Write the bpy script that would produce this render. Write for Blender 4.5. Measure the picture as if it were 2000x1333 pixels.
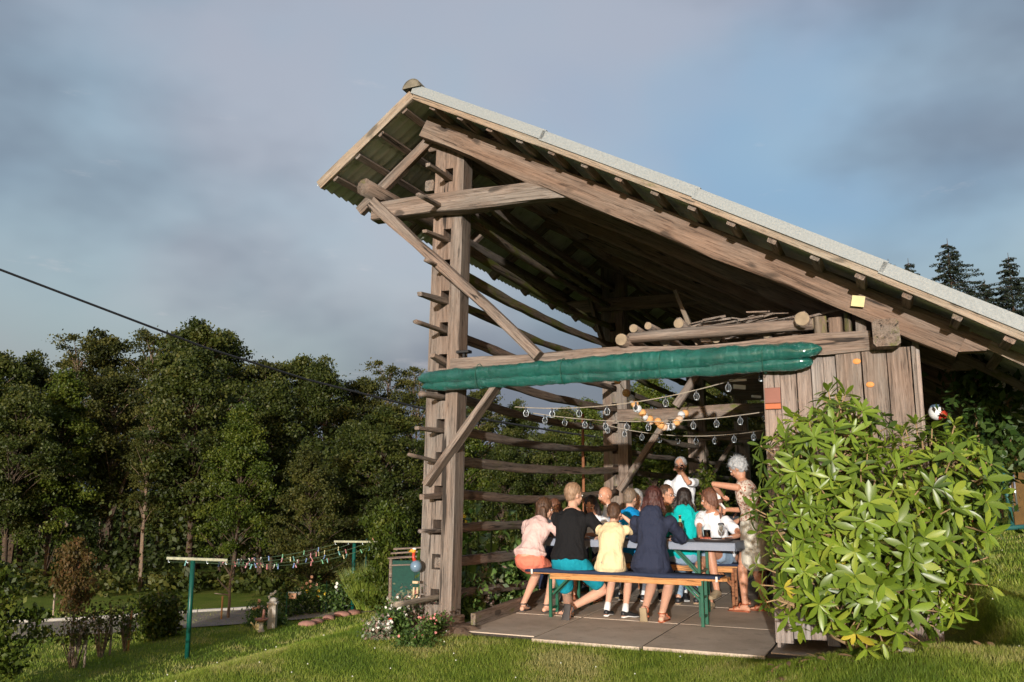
import bpy, math, random, numpy as np
from mathutils import Vector, Matrix, noise as mnoise, Euler
random.seed(7); RNG = np.random.default_rng(7)
R = math.radians
for o in list(bpy.data.objects): bpy.data.objects.remove(o)
sc = bpy.context.scene; COL = sc.collection
# ---------------------------------------------------------------- camera, sky, sun, exposure
cam = bpy.data.cameras.new('camera'); camo = bpy.data.objects.new('camera', cam); COL.objects.link(camo)
cam.sensor_width = 36; cam.lens = 1650/2000*36; cam.clip_end = 3000
PITCH = math.atan(286/1650.); EYE = 1.35
camo.location = (0, 0, EYE); camo.rotation_euler = (R(90)+PITCH, 0, 0)
sc.camera = camo
SUN_EL, SUN_AZ = 6.0, 193.5          # azimuth the sun stands at: behind the camera, close to the line of sight
w = bpy.data.worlds.new('World'); sc.world = w; w.use_nodes = True
nt = w.node_tree; N = nt.nodes; L = nt.links; N.clear()
out = N.new('ShaderNodeOutputWorld'); bg = N.new('ShaderNodeBackground'); bg.inputs[1].default_value = 0.15
sky = N.new('ShaderNodeTexSky'); sky.sky_type = 'NISHITA'; sky.sun_disc = False
sky.sun_elevation = R(SUN_EL); sky.sun_rotation = R(SUN_AZ); sky.air_density = 1.0; sky.dust_density = 8.0; sky.ozone_density = 2.5
tc = N.new('ShaderNodeTexCoord')
def wnoise(scale, loc, detail, rough, lo, hi, msc=(1, 1, 1)):
    mp = N.new('ShaderNodeMapping'); mp.inputs['Location'].default_value = loc; mp.inputs['Scale'].default_value = msc
    L.new(tc.outputs['Generated'], mp.inputs[0])
    n = N.new('ShaderNodeTexNoise'); n.inputs['Scale'].default_value = scale; n.inputs['Detail'].default_value = detail
    n.inputs['Roughness'].default_value = rough; L.new(mp.outputs[0], n.inputs['Vector'])
    mr = N.new('ShaderNodeMapRange'); mr.interpolation_type = 'SMOOTHSTEP'; mr.inputs[1].default_value = lo; mr.inputs[2].default_value = hi
    L.new(n.outputs[0], mr.inputs[0]); return mr.outputs[0]
def wmix(fac, a, b, mul=1.0):
    m = N.new('ShaderNodeMix'); m.data_type = 'RGBA'
    if mul != 1.0:
        q = N.new('ShaderNodeMath'); q.operation = 'MULTIPLY'; q.inputs[1].default_value = mul; L.new(fac, q.inputs[0]); fac = q.outputs[0]
    L.new(fac, m.inputs[0])
    for s, v in ((6, a), (7, b)):
        if isinstance(v, tuple): m.inputs[s].default_value = (*v, 1)
        else: L.new(v, m.inputs[s])
    return m.outputs[2]
def wmul(col, k):
    m = N.new('ShaderNodeMix'); m.data_type = 'RGBA'; m.blend_type = 'MULTIPLY'; m.inputs[0].default_value = 1
    L.new(col, m.inputs[6]); m.inputs[7].default_value = (*k, 1); return m.outputs[2]
PK = (5.75, .23, 2.48); DK = (.65, 4.82, 3.29)
base = sky.outputs[0]
veil = wnoise(1.3, (3.1, 0.4, 1.7), 3, .5, .1, .55, (1, 1, 2.2))
cl = N.new('ShaderNodeMix'); cl.data_type = 'RGBA'; cl.blend_type = 'ADD'; cl.inputs[0].default_value = 1; cl.inputs[6].default_value = (.50, .61, .77, 1); L.new(wmul(base, (1.15, .88, .62)), cl.inputs[7])
c = wmix(veil, base, cl.outputs[2], .92)      # thin evening cloud, brighter where the low sun stands behind it
pinkf = wnoise(1.5, PK, 4, .55, .46, .68, (1, 1, 1.3))
c = wmix(pinkf, c, (1.45, 1.25, 1.38), .4)
dark = wnoise(1.5, DK, 5, .55, .42, .68, (1, 1, 1.8))
c = wmix(dark, c, (.40, .49, .68), .75)
wisp = wnoise(7.0, (1.9, 8.1, 3.3), 6, .62, .62, .8, (1, 1, 4.0))
c = wmix(wisp, c, (2.2, 2.0, 2.0), .35)
L.new(c, bg.inputs[0]); L.new(bg.outputs[0], out.inputs[0])
sl = bpy.data.lights.new('sun', 'SUN'); sl.energy = 2.1; sl.angle = R(.6); sl.color = (1.0, .965, .92)
so = bpy.data.objects.new('sun', sl); COL.objects.link(so)
az = R(SUN_AZ); sd = Vector((math.sin(az)*math.cos(R(SUN_EL)), math.cos(az)*math.cos(R(SUN_EL)), math.sin(R(SUN_EL))))
so.rotation_euler = sd.to_track_quat('Z', 'Y').to_euler()
sc.cycles.max_bounces = 14; sc.cycles.diffuse_bounces = 8
sc.view_settings.view_transform = 'Standard'; sc.view_settings.look = 'None'; sc.view_settings.gamma = 1
sc.view_settings.exposure = 1.25; sc.view_settings.use_curve_mapping = False
# ---------------------------------------------------------------- frames of reference
AZ = math.atan(760/math.hypot(1650., 286)); CA, SA = math.cos(AZ), math.sin(AZ)
OX, OY = -0.6788, 8.6539             # foot of the near post; a runs along the front, b runs along the hayrack
def W(a, b, z=0): return Vector((OX+a*CA+b*SA, OY-a*SA+b*CA, z))
def AB(x, y): dx = x-OX; dy = y-OY; return dx*CA-dy*SA, dx*SA+dy*CA
def at(px, py, Y):                   # survey: where the sight line of a photograph pixel meets the distance Y
    x = (px-1000)/1650.; u = (666.5-py)/1650.
    r = Vector((x, math.cos(PITCH)-u*math.sin(PITCH), math.sin(PITCH)+u*math.cos(PITCH))); t = Y/r.y
    return Vector((r.x*t, Y, EYE+r.z*t))
def sm(t): t = min(1, max(0, t)); return t*t*(3-2*t)
def tz(x, y):
    a, b = AB(x, y)
    z = -.03 - 2.3*sm((-.35-a)/6.2)
    fr = sm((-b-.25)/.9) if a < 4.45 else max(sm((-b-.25)/.9), sm((a-4.45)/.5))
    z += fr*(.36*sm((a-2.5)/1.9)+.95*sm((a-4.6)/7))
    z -= .16*sm((-b-.3)/5)*sm((a+1)/1.0)
    z -= 2.3*sm((-b-8)/12)*sm((a+9)/6)  # unseen ground behind the camera, lowered so sunlight reaches the lower lawn
    z += .035*mnoise.noise(Vector((x*.35, y*.35, 2)))*(1 if a < -1.5 else .35)*(0 if (0 < a < 4.4 and b > -.1) else 1)
    return z
# ---------------------------------------------------------------- object helpers
def tag(o, label=None, cat=None, group=None, kind=None):
    if label: o['label'] = label
    if cat: o['category'] = cat
    if group: o['group'] = group
    if kind: o['kind'] = kind
    return o
def empty(name, loc, rz=0, label=None, cat=None, group=None):
    o = bpy.data.objects.new(name, None); COL.objects.link(o); o.location = loc; o.rotation_euler = (0, 0, rz); o.empty_display_size = .1
    return tag(o, label, cat, group)
def link(name, me, mat=None, parent=None, mx=None, smooth=False):
    o = bpy.data.objects.new(name, me); COL.objects.link(o)
    if mat:
        me.materials.clear()
        for m in (mat if isinstance(mat, (list, tuple)) else [mat]): me.materials.append(m)
    if parent: o.parent = parent
    if mx is not None: o.matrix_basis = mx
    if smooth: me.polygons.foreach_set('use_smooth', [True]*len(me.polygons))
    return o
def copy_tree(o, parent=None):
    c = o.copy(); COL.objects.link(c)
    if parent: c.parent = parent
    for ch in list(o.children): copy_tree(ch, c)
    return c
class MB:
    def __init__(s): s.v = []; s.f = []; s.m = []
    def add(s, vs, fs, mi=0):
        n = len(s.v); s.v += [tuple(v) for v in vs]; s.f += [tuple(i+n for i in f) for f in fs]; s.m += [mi]*len(fs); return s
    def box(s, lo, hi, ch=0, mi=0, mx=None):
        x0, y0, z0 = lo; x1, y1, z1 = hi
        if ch:
            vs = []
            for x in (x0, x1): vs += [(x, y0+ch, z0), (x, y1-ch, z0), (x, y1, z0+ch), (x, y1, z1-ch), (x, y1-ch, z1), (x, y0+ch, z1), (x, y0, z1-ch), (x, y0, z0+ch)]
            fs = [tuple(range(7, -1, -1)), tuple(range(8, 16))]+[(i, (i+1) % 8, (i+1) % 8+8, i+8) for i in range(8)]
        else:
            vs = [(x, y, z) for x in (x0, x1) for y in (y0, y1) for z in (z0, z1)]
            fs = [(0, 1, 3, 2), (4, 6, 7, 5), (0, 4, 5, 1), (2, 3, 7, 6), (0, 2, 6, 4), (1, 5, 7, 3)]
        if mx is not None: vs = [mx @ Vector(v) for v in vs]
        return s.add(vs, fs, mi)
    def bar(s, p0, p1, w, h, up=(0, 0, 1), mi=0, ch=0):
        mx, ln = axes(p0, p1, up); return s.box((0, -w/2, -h/2), (ln, w/2, h/2), ch, mi, mx)
    def tube(s, pts, r, n=8, mi=0, cap=True, flat=1.0):
        pts = [Vector(p) for p in pts]; rs = r if isinstance(r, (list, tuple)) else [r]*len(pts); base = len(s.v); ux = None
        for i, p in enumerate(pts):
            d = (pts[min(i+1, len(pts)-1)]-pts[max(i-1, 0)])
            d = d.normalized() if d.length > 1e-9 else Vector((0, 0, 1))
            if ux is None: ux = d.orthogonal().normalized()
            else:
                ux = ux-d*ux.dot(d); ux = ux.normalized() if ux.length > 1e-6 else d.orthogonal().normalized()
            uy = d.cross(ux)
            for k in range(n):
                t = 2*math.pi*k/n; s.v.append(tuple(p+(ux*math.cos(t)+uy*math.sin(t)*flat)*rs[i]))
        for i in range(len(pts)-1):
            for k in range(n):
                s.f.append((base+i*n+k, base+i*n+(k+1) % n, base+(i+1)*n+(k+1) % n, base+(i+1)*n+k)); s.m.append(mi)
        if cap:
            s.f.append(tuple(base+k for k in range(n-1, -1, -1))); s.m.append(mi)
            e = base+(len(pts)-1)*n; s.f.append(tuple(e+k for k in range(n))); s.m.append(mi)
        return s
    def ball(s, c, r, nu=10, nv=7, mi=0, sc3=(1, 1, 1), mx=None):
        base = len(s.v); c = Vector(c)
        for j in range(nv+1):
            t = math.pi*j/nv
            for k in range(nu):
                p = Vector((math.sin(t)*math.cos(2*math.pi*k/nu)*r*sc3[0], math.sin(t)*math.sin(2*math.pi*k/nu)*r*sc3[1], math.cos(t)*r*sc3[2]))
                if mx is not None: p = mx @ p
                s.v.append(tuple(c+p))
        for j in range(nv):
            for k in range(nu):
                a, b2 = base+j*nu+k, base+j*nu+(k+1) % nu
                s.f.append((a, a+nu, b2+nu, b2)); s.m.append(mi)
        return s
    def lathe(s, prof, n=14, c=(0, 0, 0), mi=0):
        base = len(s.v)
        for (r, z) in prof:
            for k in range(n): s.v.append((c[0]+r*math.cos(2*math.pi*k/n), c[1]+r*math.sin(2*math.pi*k/n), c[2]+z))
        for i in range(len(prof)-1):
            for k in range(n):
                a, b2 = base+i*n+k, base+i*n+(k+1) % n
                s.f.append((a, b2, b2+n, a+n)); s.m.append(mi)
        return s
    def mesh(s, name='mesh'):
        me = bpy.data.meshes.new(name); me.from_pydata(s.v, [], s.f); me.update()
        if any(s.m): me.polygons.foreach_set('material_index', s.m)
        return me
    def build(s, name, mat, parent=None, mx=None, smooth=False): return link(name, s.mesh(name), mat, parent, mx, smooth)
def axes(p0, p1, up=(0, 0, 1)):
    p0 = Vector(p0); p1 = Vector(p1); d = p1-p0; ln = d.length; x = d/ln; u = Vector(up)
    if abs(x.dot(u.normalized())) > .98: u = Vector((0, 1, 0))
    y = u.cross(x).normalized(); z = x.cross(y)
    m = Matrix((x, y, z)).transposed().to_4x4(); m.translation = p0
    return m, ln
def timber(name, p0, p1, w, h, mat, parent, up=(0, 0, 1), rough=.006, taper=1.0, bend=0.0, rnd=False, seg=None):
    """a hewn timber or a pole: its own mesh with x along the grain"""
    mx, ln = axes(p0, p1, up); n = 10 if rnd else 8; seg = seg or max(3, int(ln/.35)); sd_ = random.random()*50
    vs = []; fs = []; c = min(w, h)*.12
    if rnd: sec = [(math.cos(2*math.pi*k/n)*w/2, math.sin(2*math.pi*k/n)*h/2) for k in range(n)]
    else: sec = [(-w/2+c, -h/2), (w/2-c, -h/2), (w/2, -h/2+c), (w/2, h/2-c), (w/2-c, h/2), (-w/2+c, h/2), (-w/2, h/2-c), (-w/2, -h/2+c)]
    for i in range(seg+1):
        t = i/seg; q = 1+(taper-1)*t; bz = -bend*math.sin(math.pi*t)
        oy = rough*2*mnoise.noise(Vector((t*ln*.7, sd_, 0))); oz = rough*2*mnoise.noise(Vector((t*ln*.7, sd_, 9)))
        for k, (y, z) in enumerate(sec):
            nn = 1+rough/max(w, .05)*3*mnoise.noise(Vector((t*ln*1.8, k*.8, sd_+3)))
            vs.append((t*ln, y*q*nn+oy, z*q*nn+oz+bz))
    for i in range(seg):
        for k in range(n): fs.append((i*n+k, i*n+(k+1) % n, (i+1)*n+(k+1) % n, (i+1)*n+k))
    fs.append(tuple(range(n-1, -1, -1))); fs.append(tuple(seg*n+k for k in range(n)))
    me = bpy.data.meshes.new(name); me.from_pydata(vs, [], fs); me.update()
    return link(name, me, mat, parent, mx, smooth=rnd)
# ---------------------------------------------------------------- materials
def newmat(name):
    m = bpy.data.materials.new(name); m.use_nodes = True; t = m.node_tree; b = t.nodes['Principled BSDF']; return m, t, b
def ramp(t, fac, stops):
    r = t.nodes.new('ShaderNodeValToRGB'); e = r.color_ramp.elements
    while len(e) < len(stops): e.new(.5)
    for i, (p, c_) in enumerate(stops): e[i].position = p; e[i].color = (*c_, 1)
    t.links.new(fac, r.inputs[0]); return r.outputs[0]
def tnoise(t, vec, scale, detail=4, rough=.55, msc=None, dist=0):
    if msc is not None:
        mp = t.nodes.new('ShaderNodeMapping'); mp.inputs['Scale'].default_value = msc; t.links.new(vec, mp.inputs[0]); vec = mp.outputs[0]
    n = t.nodes.new('ShaderNodeTexNoise'); n.inputs['Scale'].default_value = scale; n.inputs['Detail'].default_value = detail
    n.inputs['Roughness'].default_value = rough; n.inputs['Distortion'].default_value = dist; t.links.new(vec, n.inputs['Vector']); return n.outputs[0]
def tmix(t, fac, a, b, mode='MIX'):
    m = t.nodes.new('ShaderNodeMix'); m.data_type = 'RGBA'; m.blend_type = mode
    if hasattr(fac, 'links'): t.links.new(fac, m.inputs[0])
    else: m.inputs[0].default_value = fac
    for s, v in ((6, a), (7, b)):
        if isinstance(v, tuple): m.inputs[s].default_value = (*v, 1)
        else: t.links.new(v, m.inputs[s])
    return m.outputs[2]
def tmap(t, f, lo, hi, a=0., b=1.):
    r = t.nodes.new('ShaderNodeMapRange'); t.links.new(f, r.inputs[0])
    for i, v in enumerate((lo, hi, a, b)): r.inputs[i+1].default_value = v
    return r.outputs[0]
def bump(t, b, h, strength=.4, dist=.01):
    n = t.nodes.new('ShaderNodeBump'); n.inputs['Strength'].default_value = strength; n.inputs['Distance'].default_value = dist
    t.links.new(h, n.inputs['Height']); t.links.new(n.outputs[0], b.inputs['Normal'])
def objvec(t, rand=True):
    c_ = t.nodes.new('ShaderNodeTexCoord')
    if not rand: return c_.outputs['Object']
    oi = t.nodes.new('ShaderNodeObjectInfo'); a = t.nodes.new('ShaderNodeVectorMath'); a.operation = 'MULTIPLY_ADD'
    t.links.new(oi.outputs['Random'], a.inputs[0]); a.inputs[1].default_value = (37, 21, 53); t.links.new(c_.outputs['Object'], a.inputs[2]); return a.outputs[0]
def objrand(t): return t.nodes.new('ShaderNodeObjectInfo').outputs['Random']
def m_wood(name, dark, mid, light, moss=0.0, warm=.5, rough=.85):
    m, t, b = newmat(name); v = objvec(t)
    g = tnoise(t, v, 1.0, 7, .72, (1.5, 30, 30), .8); big = tnoise(t, v, 1.0, 3, .5, (.8, 4, 4), .5); fine = tnoise(t, v, 1.0, 4, .7, (5, 95, 95))
    c_ = ramp(t, g, [(.28, dark), (.5, mid), (.74, light)])
    c_ = tmix(t, tmap(t, big, .35, .65), c_, tmix(t, 1.0, c_, (1.08, .90, .80), 'MULTIPLY'))
    c_ = tmix(t, tmap(t, objrand(t), 0, 1, 0, warm), c_, tmix(t, 1.0, c_, (.88, .78, .68), 'MULTIPLY'))
    ck = tnoise(t, v, 1.0, 3, .6, (.9, 17, 17), .9); kn = tnoise(t, v, 1.0, 1, .4, (3.2, 7, 7)); c_ = tmix(t, tmap(t, kn, .70, .76, 0, .75), c_, tuple(x*.5 for x in dark))
    c_ = tmix(t, tmap(t, ck, .335, .365, .9, 0), c_, tuple(x*.3 for x in dark)); cr = tmap(t, fine, .36, .44, 1, 0)          # drying cracks
    c_ = tmix(t, tmap(t, tmap(t, g, .3, .42, 1, 0), 0, 1, 0, .7), c_, tuple(x*.35 for x in dark))
    c_ = tmix(t, cr, c_, tmix(t, 1.0, c_, (.55, .5, .48), 'MULTIPLY'))
    if moss:
        mo = tnoise(t, v, 1.0, 5, .7, (2.2, 6, 6)); c_ = tmix(t, tmap(t, mo, .62-.25*moss, .74-.25*moss, 0, .9), c_, (.11, .125, .018))
    t.links.new(c_, b.inputs['Base Color']); b.inputs['Roughness'].default_value = rough; b.inputs['Specular IOR Level'].default_value = .25
    s = t.nodes.new('ShaderNodeMath'); s.operation = 'ADD'; t.links.new(g, s.inputs[0]); t.links.new(fine, s.inputs[1]); bump(t, b, s.outputs[0], .7, .012)
    return m
def m_plain(name, col, rough=.6, var=.15, scale=6, metal=0, spec=.4, bmp=0, bscale=40, rnd=0):
    m, t, b = newmat(name); v = objvec(t)
    n = tnoise(t, v, scale, 4, .6)
    c_ = tmix(t, tmap(t, n, .3, .7), tuple(x*(1-var) for x in col), tuple(min(1, x*(1+var)) for x in col))
    if rnd: c_ = tmix(t, tmap(t, objrand(t), 0, 1, 0, rnd), c_, tmix(t, 1.0, c_, (.55, .55, .5), 'MULTIPLY'))
    t.links.new(c_, b.inputs['Base Color']); b.inputs['Roughness'].default_value = rough; b.inputs['Metallic'].default_value = metal; b.inputs['Specular IOR Level'].default_value = spec
    if bmp: bump(t, b, tnoise(t, v, bscale, 4, .6), bmp, .01)
    return m
def m_leaf(name, cols, rough=.5, spec=.4, trans=.25):
    """leaf colour picked per leaf from the attribute 'tint'"""
    m, t, b = newmat(name); at_ = t.nodes.new('ShaderNodeAttribute'); at_.attribute_name = 'tint'
    n = len(cols); c_ = ramp(t, at_.outputs['Fac'], [(i/(n-1), x) for i, x in enumerate(cols)])
    t.links.new(c_, b.inputs['Base Color']); b.inputs['Roughness'].default_value = rough; b.inputs['Specular IOR Level'].default_value = spec
    tr = t.nodes.new('ShaderNodeBsdfTranslucent'); t.links.new(tmix(t, 1.0, c_, (1.2, 1.3, .6), 'MULTIPLY'), tr.inputs[0])
    mx = t.nodes.new('ShaderNodeMixShader'); mx.inputs[0].default_value = trans; t.links.new(b.outputs[0], mx.inputs[1]); t.links.new(tr.outputs[0], mx.inputs[2])
    t.links.new(mx.outputs[0], t.nodes['Material Output'].inputs[0]); return m
WOOD = m_wood('weathered_timber', (.078, .066, .056), (.20, .172, .146), (.34, .30, .262), 0, .25)
WOODM = m_wood('mossy_pole', (.05, .042, .032), (.15, .125, .095), (.27, .23, .18), .55, .3)
WOODP = m_wood('grey_pole', (.075, .063, .052), (.19, .162, .136), (.32, .28, .24), .12, .3)
WOODR = m_wood('brown_rafter_timber', (.085, .066, .052), (.20, .157, .125), (.32, .26, .212), 0, .3)
WOODL = m_wood('pale_wall_board', (.15, .13, .114), (.28, .25, .224), (.43, .39, .355), 0, .25)
WOODN = m_wood('fresh_bench_timber', (.30, .15, .055), (.52, .27, .10), (.66, .38, .17), 0, .1, .5)
WOODG = m_wood('faded_pale_timber', (.17, .15, .115), (.30, .265, .21), (.43, .39, .32), .1, .2)
WOODT = m_wood('brown_tressle_wood', (.12, .05, .025), (.26, .12, .06), (.36, .19, .1), 0, .3)
# ---------------------------------------------------------------- ground
def grid_axis(lo, hi, flo, fhi, fine, coarse):
    xs = [lo]; x = lo
    while x < hi:
        if flo <= x < fhi: st = fine
        else:
            d = min(abs(x-flo), abs(x-fhi)); st = min(coarse, fine+d*.18)
        x = min(hi, x+st); xs.append(x)
    return xs
xs = grid_axis(-700, 700, -14, 9, .3, 60); ys = grid_axis(-40, 900, 3, 30, .3, 60)
vs = [(x, y, tz(x, y)) for y in ys for x in xs]; nx = len(xs)
fs = [(j*nx+i, j*nx+i+1, (j+1)*nx+i+1, (j+1)*nx+i) for j in range(len(ys)-1) for i in range(nx-1)]
me = bpy.data.meshes.new('ground'); me.from_pydata(vs, [], fs); me.update()
GR, t, b = newmat('lawn_soil'); v = objvec(t, False)
c_ = ramp(t, tnoise(t, v, .9, 5, .6), [(.3, (.10, .15, .02)), (.5, (.16, .22, .03)), (.68, (.25, .24, .06))])
c_ = tmix(t, tmap(t, tnoise(t, v, 14, 4, .7), .55, .8), c_, (.13, .11, .05))
c_ = tmix(t, tmap(t, tnoise(t, v, 60, 3, .7), .35, .75, 0, .6), c_, (.035, .06, .01))
t.links.new(c_, b.inputs['Base Color']); b.inputs['Roughness'].default_value = .95; b.inputs['Specular IOR Level'].default_value = .1
bump(t, b, tnoise(t, v, 45, 5, .75), .8, .03)
link('ground', me, GR, smooth=True)['kind'] = 'structure'
# lawn blades, one mass nobody could count
def blades(name, n, sampler, hmin, hmax, wd, mat, lean=.5):
    P = np.array([p for p in (sampler() for _ in range(n)) if p is not None]); n = len(P)
    h = RNG.uniform(hmin, hmax, n); an = RNG.uniform(0, 2*math.pi, n); ln = RNG.uniform(0, lean, n)*h; la = RNG.uniform(0, 2*math.pi, n)
    dx = np.cos(an)*wd/2; dy = np.sin(an)*wd/2
    V = np.zeros((n, 3, 3)); V[:, 0] = P+np.stack([dx, dy, 0*dx-.01], 1); V[:, 1] = P-np.stack([dx, dy, 0*dx+.01], 1)
    V[:, 2] = P+np.stack([np.cos(la)*ln, np.sin(la)*ln, h], 1)
    tn = np.array([.45+1.1*mnoise.noise(Vector((p[0]*1.1, p[1]*1.1, 3)))+.35*mnoise.noise(Vector((p[0]*6, p[1]*6, 8))) for p in P]); return leafmesh(name, V.reshape(-1, 3), 3, mat, np.clip(tn+RNG.uniform(-.28, .28, n), 0, 1))
def leafmesh(name, V, k, mat, tint, parent=None):
    n = len(V)//k; me = bpy.data.meshes.new(name); me.vertices.add(n*k); me.vertices.foreach_set('co', np.asarray(V, dtype=np.float32).ravel())
    me.loops.add(n*k); me.loops.foreach_set('vertex_index', np.arange(n*k, dtype=np.int32)); me.polygons.add(n)
    me.polygons.foreach_set('loop_start', np.arange(0, n*k, k, dtype=np.int32)); me.update(calc_edges=True)
    at_ = me.attributes.new('tint', 'FLOAT', 'FACE'); at_.data.foreach_set('value', np.asarray(tint, dtype=np.float32))
    me.materials.append(mat)
    if parent is False: return me
    o = bpy.data.objects.new(name, me); COL.objects.link(o)
    if parent: o.parent = parent
    return o
GRASS = m_leaf('grass_blade', [(.12, .19, .02), (.20, .28, .03), (.30, .35, .06), (.44, .40, .16)], .55, .3, .35)
def near_pt():
    y = random.uniform(4.9, 9.6) if random.random() < .8 else random.uniform(4.9, 14); x = random.uniform(-.66*y, .64*y); a, b2 = AB(x, y)
    if b2 > -.235+.04*mnoise.noise(Vector((x*4, 0, 0))) and -.28 < a < 4.5: return None
    if b2 > 0 and a < -.4 and y > 9.6: return None
    return (x, y, tz(x, y))
g = blades('near_grass', 330000, near_pt, .014, .042, .0045, GRASS, 1.1); tag(g, 'short mown grass around the foot of the hayrack', 'grass', kind='stuff')
def far_pt():
    y = random.uniform(9, 27); x = random.uniform(-.72*y, -.05*y) if random.random() < .86 else random.uniform(.40*y, .64*y); a, b2 = AB(x, y)
    if -.6 < a < 4.5: return None
    return (x, y, tz(x, y))
g = blades('far_grass', 110000, far_pt, .035, .08, .016, GRASS, .9); tag(g, 'mown lawn sloping down to the clothesline and the road', 'grass', kind='stuff')
CLOV = m_plain('clover_flower', (.6, .6, .5), .8)
mb = MB()
for _ in range(240):
    y = random.uniform(5, 9) if random.random() < .5 else random.uniform(9, 20); x = random.uniform(-.6*y, .6*y); a, b2 = AB(x, y)
    if b2 > -.2 and -.5 < a < 4.6: continue
    if mnoise.noise(Vector((x*.8, y*.8, 5))) < .05 and random.random() < .8: continue
    mb.ball((x, y, tz(x, y)+.045), .003+.0004*y, 5, 3)
tag(mb.build('clover_flowers', CLOV), 'tiny white clover heads scattered in the lawn', 'clover', kind='stuff')
# road on the valley floor
ROAD, t, b = newmat('road_gravel_asphalt'); v = objvec(t, False)
c_ = ramp(t, tnoise(t, v, 1.4, 5, .7), [(.3, (.20, .155, .13)), (.7, (.30, .24, .20))]); c_ = tmix(t, tmap(t, tnoise(t, v, 60, 2, .6), .55, .75, 0, .7), c_, (.11, .09, .08))
t.links.new(c_, b.inputs['Base Color']); b.inputs['Roughness'].default_value = .9; bump(t, b, tnoise(t, v, 60, 3, .7), .4, .02)
ctr = [(-60, 12), (-26, 19.5), (-17, 21.6), (-12.5, 22.8), (-9.5, 24.3), (-6.8, 25.9), (-3, 29), (3, 35)]
def offset(pts, d):
    o = []
    for i, p in enumerate(pts):
        q0 = Vector(pts[max(0, i-1)]); q1 = Vector(pts[min(len(pts)-1, i+1)]); dd = (q1-q0).normalized(); o.append((p[0]-dd.y*d, p[1]+dd.x*d))
    return o
def densify(pts, st=1.0):
    o = []
    for p, q in zip(pts[:-1], pts[1:]):
        n = max(1, int(math.dist(p, q)/st)); o += [(p[0]+(q[0]-p[0])*i/n, p[1]+(q[1]-p[1])*i/n) for i in range(n)]
    return o+[pts[-1]]
cd = densify(ctr, 1.0); lanes = [offset(cd, d) for d in (-1.4, -.7, 0, .7, 1.4)]
vs = []; fs = []
for i in range(len(cd)):
    for l_ in lanes: vs.append((l_[i][0], l_[i][1], tz(*l_[i])+.035))
for i in range(len(cd)-1):
    for k in range(4): fs.append((i*5+k, (i+1)*5+k, (i+1)*5+k+1, i*5+k+1))
me = bpy.data.meshes.new('road'); me.from_pydata(vs, [], fs); me.update(); link('road', me, ROAD)['kind'] = 'structure'
KERB = m_plain('pale_kerb_stone', (.42, .39, .34), .9, .15, 5, bmp=.3)
kt = empty('kerb', (0, 0, 0)); kt['kind'] = 'structure'
kl = offset(cd, 1.5)
for i in range(len(kl)-1):
    p, q = kl[i], kl[i+1]
    if p[0] < -34 or q[0] > 2: continue
    P0 = Vector((p[0], p[1], tz(*p)+.03)); P1 = Vector((q[0], q[1], tz(*q)+.03)); d = (P1-P0)*.012
    MB().bar(P0+d, P1-d, .12, .14, ch=.01).build('kerb_stone', KERB, kt)
# concrete patio slabs
CONC, t, b = newmat('worn_concrete'); v = objvec(t)
c_ = ramp(t, tnoise(t, v, 1.8, 6, .65), [(.25, (.36, .285, .21)), (.5, (.52, .42, .32)), (.75, (.62, .52, .41))])
c_ = tmix(t, tmap(t, tnoise(t, v, 90, 3, .7), .55, .72, 0, .5), c_, (.2, .16, .13)); c_ = tmix(t, tmap(t, tnoise(t, v, 5, 4, .7), .56, .68, 0, .4), c_, (.24, .19, .15))
t.links.new(c_, b.inputs['Base Color']); b.inputs['Roughness'].default_value = .88; bump(t, b, tnoise(t, v, 30, 6, .75), .5, .01)
patio = empty('patio', (OX, OY, 0), -AZ); patio['kind'] = 'structure'
ga = [.06, 1.03, 2.06, 3.10, 4.35]; gb = [-.22, 1.15, 2.5, 3.85, 5.2, 6.55, 7.9, 9.25]
for i in range(4):
    for j in range(7):
        z1 = random.uniform(-.0012, .001); x0, x1, y0, y1 = ga[i]+.014, ga[i+1]-.014, gb[j]+.014, gb[j+1]-.014
        m_ = MB().box((x0, y0, -.08), (x1, y1, z1)).mesh()
        for v_ in m_.vertices:
            if j == 0 and v_.co.y < 0: v_.co.y += (-.05 if i in (1, 2) else .10) + .03*i
        link('concrete_slab', m_, CONC, patio)
DARKJ = m_plain('joint_soil', (.05, .042, .034), .95)
MB().box((.06, -.12, -.09), (4.34, 9.24, -.010)).build('joint_fill', DARKJ, patio)
DIRT = m_plain('packed_earth', (.24, .16, .105), .95, .25, 4, bmp=.5)
mb = MB()
n = 22; ring = [(.0+.50*math.cos(2*math.pi*k/n)*(1+.15*math.sin(k*2.3)), -.03+.34*math.sin(2*math.pi*k/n)*(1+.12*math.cos(k*1.7))) for k in range(n)]
mb.add([(0, 0, .03)]+[(x*.6, y*.6, .028) for x, y in ring]+[(x, y, -.045) for x, y in ring], [(0, 1+k, 1+(k+1) % n) for k in range(n)]+[(1+k, 1+n+k, 1+n+(k+1) % n, 1+(k+1) % n) for k in range(n)])
o = mb.build('earth_mound', DIRT, None, Matrix.Translation((OX, OY, 0)) @ Matrix.Rotation(-AZ, 4, 'Z'), True); o['kind'] = 'structure'
bd = timber('edging_board', W(.28, .1, .05), W(.06, 5.5, .08), .05, .16, WOODP, None); tag(bd, 'dark wooden edging board between the patio and the vegetable bed', 'edging board')
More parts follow.
